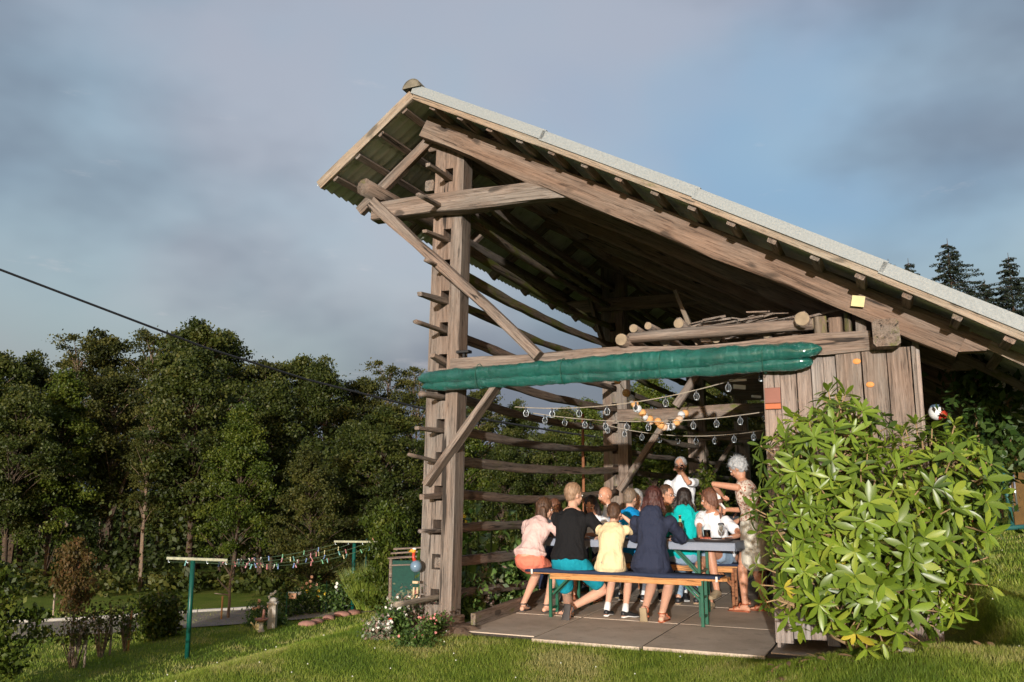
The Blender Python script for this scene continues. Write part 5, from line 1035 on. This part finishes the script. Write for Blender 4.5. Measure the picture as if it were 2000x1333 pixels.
def rings(mb, rs_, n=16):
    """rs_: list of (centre, side vector*halfwidth, depth vector*halfdepth); closed with domes"""
    base = len(mb.v)
    c0, a0, b0 = rs_[0]; c1, a1, b1 = rs_[-1]; d0 = (rs_[0][0]-rs_[1][0]).normalized(); d1 = (rs_[-1][0]-rs_[-2][0]).normalized()
    e = lambda c_, a_, b_, d, k, q: (c_+d*(min(a_.length, b_.length)*k), a_*q, b_*q)
    R_ = [e(c0, a0, b0, d0, .55, .35), e(c0, a0, b0, d0, .35, .75)]+list(rs_)+[e(c1, a1, b1, d1, .35, .75), e(c1, a1, b1, d1, .55, .35)]
    for c_, a_, b_ in R_:
        for k in range(n): t_ = 2*math.pi*k/n; mb.v.append(tuple(c_+a_*math.cos(t_)+b_*math.sin(t_)))
    for i in range(len(R_)-1):
        for k in range(n): mb.f.append((base+i*n+k, base+i*n+(k+1) % n, base+(i+1)*n+(k+1) % n, base+(i+1)*n+k)); mb.m.append(0)
    mb.f.append(tuple(base+k for k in range(n-1, -1, -1))); mb.m.append(0); q = base+(len(R_)-1)*n; mb.f.append(tuple(q+k for k in range(n))); mb.m.append(0)
def limb(mb, pts, rad, n=12):
    pts = [Vector(p) for p in pts]; out_ = []; ux = None
    for i, p in enumerate(pts):
        d = (pts[min(i+1, len(pts)-1)]-pts[max(i-1, 0)]).normalized()
        ux = d.orthogonal().normalized() if ux is None else (ux-d*ux.dot(d)).normalized()
        out_.append((p, ux*rad[i], d.cross(ux)*rad[i]))
    rings(mb, out_, n)
def ik(a, t_, l1, l2, pole):
    d = t_-a; L_ = min(d.length, (l1+l2)*.995); d = d.normalized(); x = (l1*l1-l2*l2+L_*L_)/(2*L_); h = math.sqrt(max(0, l1*l1-x*x)); p = Vector(pole); p = (p-d*p.dot(d)).normalized()
    return a+d*x+p*h, a+d*L_
def hand(mb, w_, d, palm, s, curl=.6, mir=1):
    """palm and five unequal, bent fingers; d = along the hand, palm = the way the palm faces"""
    d = d.normalized(); pl = (palm-d*palm.dot(d)).normalized(); sd = d.cross(pl)*mir
    rings(mb, [(w_, sd*.026*s, pl*.018*s), (w_+d*.045*s, sd*.037*s, pl*.016*s), (w_+d*.085*s, sd*.040*s, pl*.014*s)], 10)
    for i, (o, l_) in enumerate(((-.030, .062), (-.010, .074), (.011, .070), (.030, .055))):
        b0 = w_+d*.082*s+sd*o*s; c_ = curl*(.9+.15*i); d1 = (d*math.cos(c_*.6)+pl*math.sin(c_*.6)); d2 = (d*math.cos(c_*1.5)+pl*math.sin(c_*1.5)); p1 = b0+d1*l_*.5*s; p2 = p1+d2*l_*.5*s
        limb(mb, [b0-d*.01*s, p1, p2], [.0098*s, .0092*s, .0078*s], 8)
    tb = w_+d*.025*s-sd*.028*s; limb(mb, [tb, tb+(d*.6-sd*.7+pl*.4).normalized()*.038*s, tb+(d*.9-sd*.55+pl*.7).normalized()*.07*s], [.013*s, .0115*s, .009*s], 8)
def person(label, pos, rot, s=1.0, fem=False, seat=True, hip=None, lean=14, lean2=26, side=0, twist=0, hl=(-.16, .5, .80), hr=(.16, .5, .80), el=(-1, -.6, -.4), er=(1, -.6, -.4), fl=(-.14, .42, 0), fr=(.14, .42, 0), kl=(0, 1, .3), kr=(0, 1, .3), yaw=0, pitch=10, roll=0, skin='fair', hair='brown', hstyle='short', top='white', sleeve='short', bottom='denim', blen=.55, shoes=None, glasses=False, face=True, hood=False, toes=(0, 0), skirt=False, shirt_over=True, coll=None, grp='people at the party', handspec=(.6, .6), group=None, footdir=None, belly=0, hem=0):
    root = empty('person', pos, rot, label, 'person', grp); H = Vector(hip) if hip else Vector((0, 0, .575 if seat else .93*s)); Z = Vector((0, 0, 1))
    # spine
    pts = []; p = H.copy(); segs = 6; ln = .52*s/segs; X = Vector((1, 0, 0)); frames = []
    for i in range(segs+1):
        t_ = i/segs; a_ = R(lean+(lean2-lean)*t_); tw = R(twist)*t_; sl_ = R(side)*t_; up = Vector((math.sin(sl_), math.sin(a_), math.cos(a_))).normalized(); sx = Vector((math.cos(tw), math.sin(tw), 0)); sx = (sx-up*sx.dot(up)).normalized(); fw = up.cross(sx); frames.append((p.copy(), sx, fw, up)); p = p+up*ln
    wds = [.172, .160, .140, .145, .162, .172, .10] if not fem else [.178, .158, .126, .132, .150, .155, .088]; dps = [.125, .115, .102, .108, .118, .102, .066]; dps = [d+belly*math.exp(-(i-1.5)**2/2) for i, d in enumerate(dps)]
    g = lambda off: [(f[0]+f[2]*(-.005*s), f[1]*(wds[i]*s+off), f[2]*(dps[i]*s+off)) for i, f in enumerate(frames)]
    nb, sx, fw, up = frames[6]; shw = (.185 if not fem else .165)*s; sh = frames[5]; SL = sh[0]-sh[1]*shw+sh[3]*.015; SR = sh[0]+sh[1]*shw+sh[3]*.015
    ua, fa, th, shn = .29*s, .255*s, .43*s, .42*s
    if seat: th, shn = .44*s, .43*s
    EL, HL = ik(SL, Vector(hl), ua, fa, el); ER, HR_ = ik(SR, Vector(hr), ua, fa, er)
    JL = H+Vector((-.095*s, 0, -.02)); JR = H+Vector((.095*s, 0, -.02)); FL = Vector(fl)+Z*.075; FR = Vector(fr)+Z*.075; KL, AL = ik(JL, FL, th, shn, kl); KR, AR = ik(JR, FR, th, shn, kr)
    head_dir = R(yaw)+R(twist); hp = R(pitch); hc = nb+up*.055*s+Z*.115*s+fw*.03*s; M3 = Matrix.Rotation(head_dir, 3, 'Z') @ Matrix.Rotation(R(roll), 3, 'Y') @ Matrix.Rotation(-hp, 3, 'X'); hh = s*(1.0 if s > .85 else 1.12); T = lambda v: hc+M3 @ (Vector(v)*hh)
    mb = MB(); rings(mb, g(0), 18); limb(mb, [nb-up*.05*s, nb+up*.03*s, T((0, -.012, -.06))], [.062*s, .052*s if not fem else .046*s, .05*s])
    mb.ball(T((0, -.008, .022)), .1*hh, 16, 12, 0, (.78, .97, .98), M3); mb.ball(T((0, .028, -.055)), .062*hh, 12, 9, 0, (.92, .98, 1.0), M3); mb.ball(T((0, .062, -.092)), .024*hh, 9, 6, 0, (1, .8, .7), M3)
    mb.ball(T((0, .096, -.022)), .017*hh, 8, 6, 0, (.8, 1.1, 1.1), M3); mb.ball(T((0, .088, -.0)), .013*hh, 8, 6, 0, (.7, .9, 2.0), M3); mb.ball(T((0, .078, .022)), .02*hh, 9, 6, 0, (2.2, .6, .5), M3); mb.ball(T((0, .083, -.062)), .013*hh, 8, 6, 0, (1.6, .8, .8), M3)
    for q in (-1, 1): mb.ball(T((q*.077, -.006, -.012)), .02*hh, 8, 6, 0, (.5, .85, 1.5), M3); mb.ball(T((q*.036, .062, -.03)), .024*hh, 8, 6, 0, (1, .7, .9), M3)
    def arm(m_, S_, E_, W_, k, off): limb(m_, [S_, S_.lerp(E_, .5), E_, E_.lerp(W_, .35), W_], [k*.048*s+off, k*.043*s+off, k*.036*s+off, k*.037*s+off, .026*s+off])
    kk = 1.0 if not fem else .88
    for S_, E_, W_, q in ((SL, EL, HL, -1), (SR, ER, HR_, 1)):
        arm(mb, S_, E_, W_, kk, 0); d = (W_-E_).normalized(); palm = Vector((-q*.35, .0, -1)) if W_.z < 1.0*s else Vector((-q*.8, -.4, .1)); hand(mb, W_, (d+Vector((-q*.15, .1, -.1))).normalized(), palm, s, handspec[0 if q < 0 else 1], q)
    def leg(m_, J_, K_, A_, off, f1=1., lo=True):
        limb(m_, [J_, J_.lerp(K_, .45), K_.lerp(J_, .08)], [.088*s+off, .073*s+off, .056*s+off])
        if lo: limb(m_, [K_, K_.lerp(A_, .3), K_.lerp(A_, .65), A_], [.054*s+off, .055*s+off, .042*s+off, .034*s+off])
    feet = []
    for J_, K_, A_, q in ((JL, KL, AL, 0), (JR, KR, AR, 1)):
        leg(mb, J_, K_, A_, 0); fy = R(toes[q]); fd = Vector((math.sin(fy), math.cos(fy), 0)) if footdir is None else Vector(footdir[q]).normalized(); sd = fd.cross(Z).normalized() if abs(fd.z) < .9 else Vector((1, 0, 0)); un = sd.cross(fd)
        heel = A_-fd*.045*s-un*.045*s; ball_ = A_+fd*.12*s-un*.052*s; toe = A_+fd*.185*s-un*.060*s; feet.append((A_, fd, sd, un, heel, ball_, toe))
        rings(mb, [(heel, sd*.028*s, un*.028*s), (A_+fd*.02*s-un*.03*s, sd*.033*s, un*.036*s), (ball_, sd*.043*s, un*.020*s), (toe, sd*.036*s, un*.013*s)], 12)
    body = link('body', voxel(mb, .0085, 3), SK[skin], root)
    # clothes
    mb = MB(); G = g(.014); G[1] = (G[1][0], G[1][1]*1.07, G[1][2]*1.08); lo = 0; G[0] = (G[0][0]+frames[0][3]*(.01 if not hem else hem), G[0][1]*(1.09 if shirt_over else .98), G[0][2]*1.13)
    if skirt: G = G[1:]
    G[-1] = (G[-1][0]-frames[6][3]*.012, G[-1][1]*1.06, G[-1][2]*1.04); G.append((nb+up*(.012 if not fem else -.002)*s, sx*.074*s, fw*.066*s)); rings(mb, G, 18)
    for S_, E_, W_ in ((SL, EL, HL), (SR, ER, HR_)):
        if sleeve == 'short': limb(mb, [S_, S_.lerp(E_, .35), S_.lerp(E_, .66)], [.063*s, .062*s, .061*s])
        elif sleeve == 'long': arm(mb, S_, E_, W_, 1.15, .013)
        elif sleeve == 'none': limb(mb, [S_.lerp(nb, .35), S_.lerp(nb, .1)], [.05*s, .045*s])
    if hood:
        c_ = nb-fw*.055*s-up*.02*s; rings(mb, [(c_+up*.055*s, sx*.095*s, fw*.065*s), (c_, sx*.125*s, fw*.075*s), (c_-up*.09*s-fw*.02*s, sx*.10*s, fw*.05*s), (c_-up*.17*s-fw*.0*s, sx*.04*s, fw*.035*s)], 16)
    link('hoodie' if hood else 'shirt', voxel(mb, .011, 3, fold=.019 if sleeve != 'none' else .006, seed=len(label)), CL[top], root)
    if coll: link('collar', voxel(MB().tube([nb+Vector((.062*s*math.cos(x), .058*s*math.sin(x), .01+.012*math.sin(x*1.0))) for x in [R(30*i) for i in range(13)]], .016*s, 8), .007, 2), CL[coll], root)
    mb = MB()
    if skirt:
        rings(mb, [(frames[1][0]-Z*.02, frames[1][1]*(wds[1]*s+.018), frames[1][2]*(dps[1]*s+.018)), (H, X*(.185*s), Vector((0, .145*s, 0))), (H-Z*.18*s, X*.20*s, Vector((0, .15*s, 0))), (H-Z*.40*s, X*.20*s, Vector((0, .15*s, 0)))], 20)
    else:
        rings(mb, [(frames[0][0]+frames[0][3]*.09*s, X*.168*s, Vector((0, .125*s, 0))), (H, X*.196*s, Vector((0, .150*s, 0))), (H-Z*.055*s, X*.18*s, Vector((0, .135*s, 0)))], 18)
        for J_, K_, A_ in ((JL, KL, AL), (JR, KR, AR)):
            if blen <= 1: limb(mb, [J_, J_.lerp(K_, blen*.5), J_.lerp(K_, blen)], [.100*s, .094*s, (.088 if blen < .8 else .07)*s])
            else: leg(mb, J_, K_, K_.lerp(A_, blen-1), .014)
    link('skirt' if skirt else ('shorts' if blen <= 1 else 'trousers'), voxel(mb, .011, 3, fold=.009, seed=3), CL[bottom], root)
    # hair
    mb = MB(); big = 1.0+(.05 if hstyle != 'short' else 0)
    if hstyle != 'bald':
        mb.ball(T((0, -.022, .034)), .1*hh*big, 16, 12, 0, (.84, .98, .97), M3)
        if hstyle == 'short': mb.ball(T((0, -.045, -.01)), .07*hh, 12, 8, 0, (1.0, .8, 1.0), M3)
        if hstyle in ('long', 'bob', 'wavy', 'pony'):
            mb.ball(T((0, -.035, -.01)), .085*hh, 14, 9, 0, (1.02, .9, 1.1), M3)
            for q in (-1, 1): mb.ball(T((q*.066, -.004, .0)), .04*hh, 10, 7, 0, (.6, 1.1, 1.7), M3)
        if hstyle in ('long', 'bob', 'wavy'):
            L_ = {'long': .30, 'bob': .13, 'wavy': .17}[hstyle]*s; rnd_ = random.Random(len(label))
            for k in range(17):
                u = -1+2*k/16; x = u*.085; y = -.02-.065*math.cos(u*1.3); s0 = T((x, y, .0)); wv_ = .012 if hstyle != 'wavy' else .03
                q1 = s0+Vector((0, 0, -L_*.45))+(-fw*.015+sx*u*.012)*s; q2 = s0+Vector((0, 0, -L_*rnd_.uniform(.85, 1.08)))-fw*(.03*s)+sx*u*.03*s*1.2
                if hstyle == 'long' and lean2 > 15: q2 += Vector((0, -.06*s, 0))
                limb(mb, [s0, q1+Vector((rnd_.uniform(-1, 1), rnd_.uniform(-1, 1), 0))*wv_, q2+Vector((rnd_.uniform(-1, 1), rnd_.uniform(-1, 1), 0))*wv_], [.023, .020, .009], 8)
        if hstyle == 'pony':
            for k in range(5): u = k-2; limb(mb, [T((u*.008, -.09, .01)), T((u*.01-.01, -.115, -.05)), T((u*.012-.03, -.085, -.15)), T((u*.008-.05, -.05, -.25))], [.02, .024, .018, .006], 8)
        if hstyle == 'curly':
            rnd_ = random.Random(5)
            for _ in range(90):
                d = Vector((rnd_.gauss(0, 1), rnd_.gauss(0, 1)-.5, rnd_.gauss(0, 1)+.6)).normalized()
                if d.y > .55 and d.z < .45: continue
                mb.ball(T((d.x*.083, d.y*.098-.02, d.z*.1+.03)), .02*hh, 7, 5)
        hm = voxel(mb, .0085, 2, fold=.006 if hstyle != 'curly' else .002, fs_=60); link('hair', hm, HR[hair], root)
        nv = len(hm.vertices); idx = RNG.integers(0, nv, 700 if hstyle != 'short' else 420); V = []     # loose strands lying on the hair
        for i in idx:
            v_ = hm.vertices[int(i)]; p = v_.co; q = v_.normal; dn = Vector((q.x*.25, q.y*.25-.05, -1)) if hstyle != 'curly' else Vector((random.gauss(0, 1), random.gauss(0, 1), random.gauss(0, 1)))
            dn = (dn-q*dn.dot(q)*.8).normalized(); sd_ = q.cross(dn).normalized()*.0022; l_ = random.uniform(.02, .05)*(1 if hstyle in ('short', 'curly') else 1.8)
            V += [tuple(p+q*.001+sd_), tuple(p+q*.001-sd_), tuple(p+dn*l_+q*random.uniform(.002, .010))]
        leafmesh('loose_hair', np.array(V), 3, HR[hair], np.zeros(len(V)//3), root)['kind'] = 'stuff'
    if face:
        for q in (-1, 1):
            e_ = MB().ball(T((q*.031, .079, .003)), .0125*hh, 10, 7, 0, (1.15, .7, .75), M3).build('eye', EYEW, root, smooth=True); MB().ball(T((q*.031, .0865, .003)), .0062*hh, 8, 6, 0, (1, .5, 1), M3).build('iris', IRIS, e_, smooth=True)
            MB().tube([T((q*.018, .092, .022)), T((q*.034, .090, .027)), T((q*.050, .078, .022))], .0032*hh, 5).build('eyebrow', HR[hair], root)
        MB().ball(T((0, .0925, -.0565)), .011*hh, 10, 6, 0, (2.0, .45, .5), M3).build('lips', LIPS, root, smooth=True)
    if glasses:
        mb = MB()
        for q in (-1, 1):
            mb.tube([T((q*.033+.022*math.cos(x), .102, .002+.017*math.sin(x))) for x in [R(30*i) for i in range(13)]], .0022, 5, cap=False); mb.tube([T((q*.055, .102, .006)), T((q*.082, .06, .006)), T((q*.083, -.01, .002))], .0022, 5)
        mb.tube([T((-.011, .103, .004)), T((.011, .103, .004))], .0022, 5); mb.build('spectacles', FRAME, root)
    # shoes
    for q, (A_, fd, sd, un, heel, ball_, toe) in enumerate(feet):
        if shoes in ('sneak', 'beige', 'closed'):
            mb = MB(); rings(mb, [(heel+un*.012, sd*.036*s, un*.036*s), (A_+fd*.02*s-un*.025*s, sd*.040*s, un*.042*s), (ball_, sd*.049*s, un*.027*s), (toe+fd*.008, sd*.042*s, un*.020*s)], 12)
            link('shoe', voxel(mb, .008, 2), SHOE['sneak' if shoes != 'beige' else 'beige'], root)
            mb = MB(); rings(mb, [(heel-un*.022, sd*.037*s, un*.010*s), (A_+fd*.03*s-un*.062*s, sd*.036*s, un*.010), (ball_-un*.018, sd*.050*s, un*.010*s), (toe+fd*.012-un*.012, sd*.042*s, un*.010*s)], 12); mb.build('sole', SHOE['sole' if shoes == 'sneak' else 'beige'], root, smooth=True)
            if shoes == 'sneak':
                limbm = MB(); limb(limbm, [A_, A_+(KL if q == 0 else KR-Vector((0, 0, 0))).__sub__(A_).normalized()*.09*s], [.044*s, .042*s]); limbm.build('sock', SHOE['sole'], root, smooth=True)
        elif shoes in ('rust', 'brown', 'dark'):
            mb = MB(); rings(mb, [(heel-un*.024, sd*.038*s, un*.012*s), (A_+fd*.03*s-un*.070*s, sd*.036*s, un*.009), (ball_-un*.024, sd*.049*s, un*.009*s), (toe+fd*.012-un*.016, sd*.040*s, un*.009*s)], 12); mb.build('sandal_sole', SHOE['beige' if shoes == 'rust' and q == 0 and seat else shoes], root, smooth=True)
            mb = MB()
            for c_, r_, rz in ((ball_, .047, .026), (A_+fd*.055*s-un*.028*s, .041, .040)): mb.tube([c_+sd*r_*s*math.cos(x)+un*rz*s*math.sin(x) for x in [R(-10+20*i) for i in range(11)]], .0085 if shoes != 'dark' else .006, 6)
            mb.tube([A_+fd*.036*math.cos(x)*s+sd*.037*math.sin(x)*s+un*.008 for x in [R(30*i) for i in range(13)]], .0075, 6); mb.build('sandal_straps', SHOE[shoes], root, smooth=True)
    return root, dict(HL=HL, HR=HR_, T=T, M3=M3, nb=nb)
def aof(px, py, b_):                 # where along the front a sight line crosses the row b
    x = (px-1000)/1650.; u = (666.5-py)/1650.; r = (x, math.cos(PITCH)-u*math.sin(PITCH)); nb_ = OX*SA+OY*CA+b_; t_ = nb_/(r[0]*SA+r[1]*CA); return AB(r[0]*t_, r[1]*t_)[0]
def seat_at(px, py, b_): return W(aof(px, py, b_), b_, 0)
FB = -AZ; FF = -AZ+math.pi; FLf = -AZ+math.pi/2
person('girl in pale pink T-shirt and coral shorts, leftmost on the front bench', seat_at(1035, 1090, 1.15), FB-.12, .93, True, lean=20, lean2=44, side=6, hl=(-.12, .52, .80), hr=(.18, .46, .80), fl=(-.16, .12, 0), fr=(.10, .18, 0), yaw=-48, pitch=14, hair='brown', hstyle='long', top='pink', hem=.07, bottom='coral', blen=.45, shoes='dark', toes=(-10, 12))
person('man in black T-shirt and turquoise shorts on the front bench', seat_at(1112, 1090, 1.15), FB-.05, 1.04, False, lean=8, lean2=16, hl=(-.10, .55, .80), hr=(.20, .42, .80), er=(1, -.5, -.6), fl=(.06, -.14, .02), fr=(-.02, .02, .0), kl=(-.5, 1, .2), kr=(.9, 1, .2), yaw=-32, pitch=8, hair='blond', hstyle='short', top='black', hem=.03, bottom='turq', blen=.75, shoes='dark', toes=(-8, -60), skin='fair', footdir=((-.1, -.15, -1), (-.9, .4, 0)))
person('boy in cream T-shirt and black sneakers on the front bench', seat_at(1192, 1095, 1.15), FB, .80, False, hip=(0, 0, .56), lean=8, lean2=30, hl=(-.05, .30, .98), hr=(.09, .26, 1.03), el=(-1, .3, -1), er=(1, .2, -1), fl=(-.09, .13, 0), fr=(.12, .10, 0), yaw=8, pitch=20, hair='brown', hstyle='short', top='cream', bottom='ggrey', blen=.45, shoes='sneak', hem=-.05, toes=(0, 38))
person('woman in navy hooded jacket with auburn hair, rightmost on the front bench', seat_at(1272, 1092, 1.15), FB, 1.0, True, lean=6, lean2=24, hl=(-.14, .5, .80), hr=(.12, .5, .80), el=(-1, -.4, -.5), er=(1, -.4, -.5), fl=(-.10, .06, .03), fr=(.08, .06, 0), yaw=10, pitch=14, hair='auburn', hstyle='bob', top='navy', sleeve='long', bottom='dnavy', blen=.6, shoes='rust', hood=True, belly=.02, hem=-.04, footdir=((0, .25, -.95), (0, 1, 0)), skin='fair')
person('dark-haired girl facing the camera across the front table', seat_at(1172, 1040, 2.62), FF-.15, .90, True, lean=15, lean2=34, hl=(-.1, .5, .80), hr=(.14, .5, .82), yaw=12, pitch=24, hair='dark', hstyle='long', top='white', bottom='dnavy', blen=.6, shoes='rust', fl=(-.1, .25, 0), skin='tan')
person('child with chestnut hair half hidden behind the man in black', seat_at(1090, 1040, 2.62), FF+.2, .86, True, lean=14, lean2=38, yaw=20, pitch=16, hair='chest', hstyle='bob', top='grey', bottom='dnavy', blen=1.8, shoes='closed')
person('boy in bright blue T-shirt with his back to the camera', seat_at(1228, 1040, 2.55), FB+.1, .97, False, lean=8, lean2=20, yaw=-20, pitch=12, hair='mouse', hstyle='short', top='blue', bottom='ggrey', blen=1.9, shoes='sneak', fl=(-.12, .1, 0), fr=(.14, .1, 0))
person('bald man with a white collar behind the boy in blue', seat_at(1206, 1040, 3.5), FF-1.1, 1.0, False, lean=8, lean2=18, yaw=20, pitch=8, hair='grey', hstyle='bald', skin='tan', top='white', bottom='grey', blen=1.9, shoes='closed', coll='white', hl=(-.1, .3, .8), hr=(.1, .3, .8), face=True)
person('white-haired woman almost hidden behind the navy jacket', seat_at(1252, 1040, 3.42), FF, .96, True, lean=10, lean2=22, yaw=25, pitch=10, hair='grey', hstyle='bob', top='ldenim', bottom='denim', blen=1.9, shoes='closed')
person('man in spectacles and open shirt looking to the right at the rear table', seat_at(1303, 1040, 3.42), FF+.35, 1.02, False, lean=8, lean2=16, yaw=48, pitch=6, hair='brown', hstyle='short', skin='tan', top='olive', bottom='denim', blen=1.9, shoes='sneak', glasses=True)
person('woman in bright teal fleece with dark wavy hair, back to the camera', seat_at(1336, 1040, 2.55), FB+.1, .98, True, lean=10, lean2=22, hl=(-.1, .5, .80), hr=(.42, .12, .80), er=(1, -.4, -.3), yaw=-20, pitch=12, hair='dark', hstyle='wavy', top='teal', sleeve='long', bottom='ldenim', blen=1.9, hood=True, belly=.02, fl=(-.1, .05, 0), fr=(.1, .15, 0), shoes='closed')
r_, J = person('woman in white T-shirt with chestnut ponytail at the right end of the front table', seat_at(1402, 1040, 2.62), FF-.25, .99, True, lean=12, lean2=26, side=-4, twist=-14, hl=(-.36, .50, .80), hr=(-.05, .56, .80), el=(-1, -.2, -.5), er=(1, -.3, -.4), fl=(-.16, .42, .15), fr=(-.02, .30, .0), yaw=-48, pitch=16, hair='chest', hstyle='pony', top='white', bottom='ldenim', blen=.5, shoes='beige', skin='tan')
gp = r_.matrix_basis if False else None
person('person in dark grey T-shirt and grey shorts behind the ponytailed woman', seat_at(1440, 1040, 3.42), FF+.5, .98, False, lean=20, lean2=42, yaw=20, pitch=20, hair='dark', hstyle='short', top='grey', bottom='ggrey', blen=.7, shoes='brown', hl=(-.06, .42, .98), hr=(.08, .42, .98), fl=(-.18, .3, 0), fr=(.10, .40, 0), skin='tan')
pm = seat_at(1335, 1000, 4.85); r1, J1 = person('grey-haired man in white polo shirt standing and drinking', pm, FF-.12, 1.03, False, seat=False, lean=2, lean2=4, hl=(-.05, .19, 1.585), hr=(.17, .30, 1.22), el=(-.8, .3, -.9), er=(.6, -1, -.3), fl=(-.12, 0, 0), fr=(.12, 0, 0), kl=(0, 1, 0), kr=(0, 1, 0), yaw=2, pitch=0, hair='grey', hstyle='short', skin='tan', top='white', bottom='dnavy', blen=1.9, shoes='closed', glasses=True, coll='white', handspec=(1.1, 1.2))
pw = W(2.66, 2.34, 0); r2, J2 = person('grey-haired woman in lace top and pale skirt standing at the right, wiping a glass', pw, FLf-.25, .985, True, seat=False, lean=6, lean2=22, hl=(-.02, .36, 1.26), hr=(.02, .33, 1.10), el=(-1, .2, .6), er=(1, -.2, -.8), fl=(-.10, .10, 0), fr=(.11, -.06, 0), kl=(0, 1, 0), kr=(0, 1, 0), yaw=6, pitch=30, hair='grey', hstyle='curly', skin='tan', top='lace', sleeve='none', bottom='sand', skirt=True, shirt_over=False, shoes='rust', handspec=(1.1, 1.0))
person('child in red and blue kneeling by the swing frame', ground_at(1915, 1052, 9.4)+Vector((-.05, .1, 0)), .6, .8, False, seat=True, hip=(0, 0, .30), lean=45, lean2=70, hl=(-.1, .5, .1), hr=(.1, .5, .1), fl=(-.1, -.25, 0), fr=(.1, -.25, 0), kl=(0, 1, 0), kr=(0, 1, 0), yaw=0, pitch=40, hair='brown', hstyle='short', top='red', bottom='royal', blen=1.9, shoes='closed', grp='people at the party', face=False)
# held things
def wpt(root, v): return (Matrix.Translation(root.location) @ Matrix.Rotation(root.rotation_euler.z, 4, 'Z')) @ Vector(v)
g1 = wpt(r1, J1['HL'])+Vector((-.0, -.05, .045)); t_ = empty('drinking_glass', g1, 0, 'glass at the lips of the standing man in white', 'glass', 'small glasses'); MB().lathe([(.001, -.03), (.022, -.03), (.028, .05), (.026, .05), (.020, -.024), (.001, -.024)], 14).build('cup', WGL, t_, Euler((1.1, 0, 0)).to_matrix().to_4x4(), True)
g2 = wpt(r1, J1['HR']); bottle(g2+Vector((.0, -.07, -.10)), 'brown beer bottle held low by the standing man in white', False)
g3 = wpt(r2, J2['HL']); t_ = empty('folded_napkin', g3, 0, 'white napkin in the hands of the grey-haired woman', 'napkin'); MB().bar((-.06, -.02, .10), (-.035, -.02, -.04), .035, .022, ch=.004).build('roll', PAPER, t_); MB().bar((-.03, -.03, -.09), (.02, -.02, -.15), .05, .02, ch=.004).build('fold', PAPER, t_)
tumbler(wpt(r2, J2['HR'])+Vector((-.05, -.02, .02)), 'dark little glass in the lower hand of the grey-haired woman', BEER, .8)
tumbler(W(2.22, 1.93, .776), 'glass of dark drink held by the woman in the white T-shirt', BEER, 1.35)
# watch and bench clutter
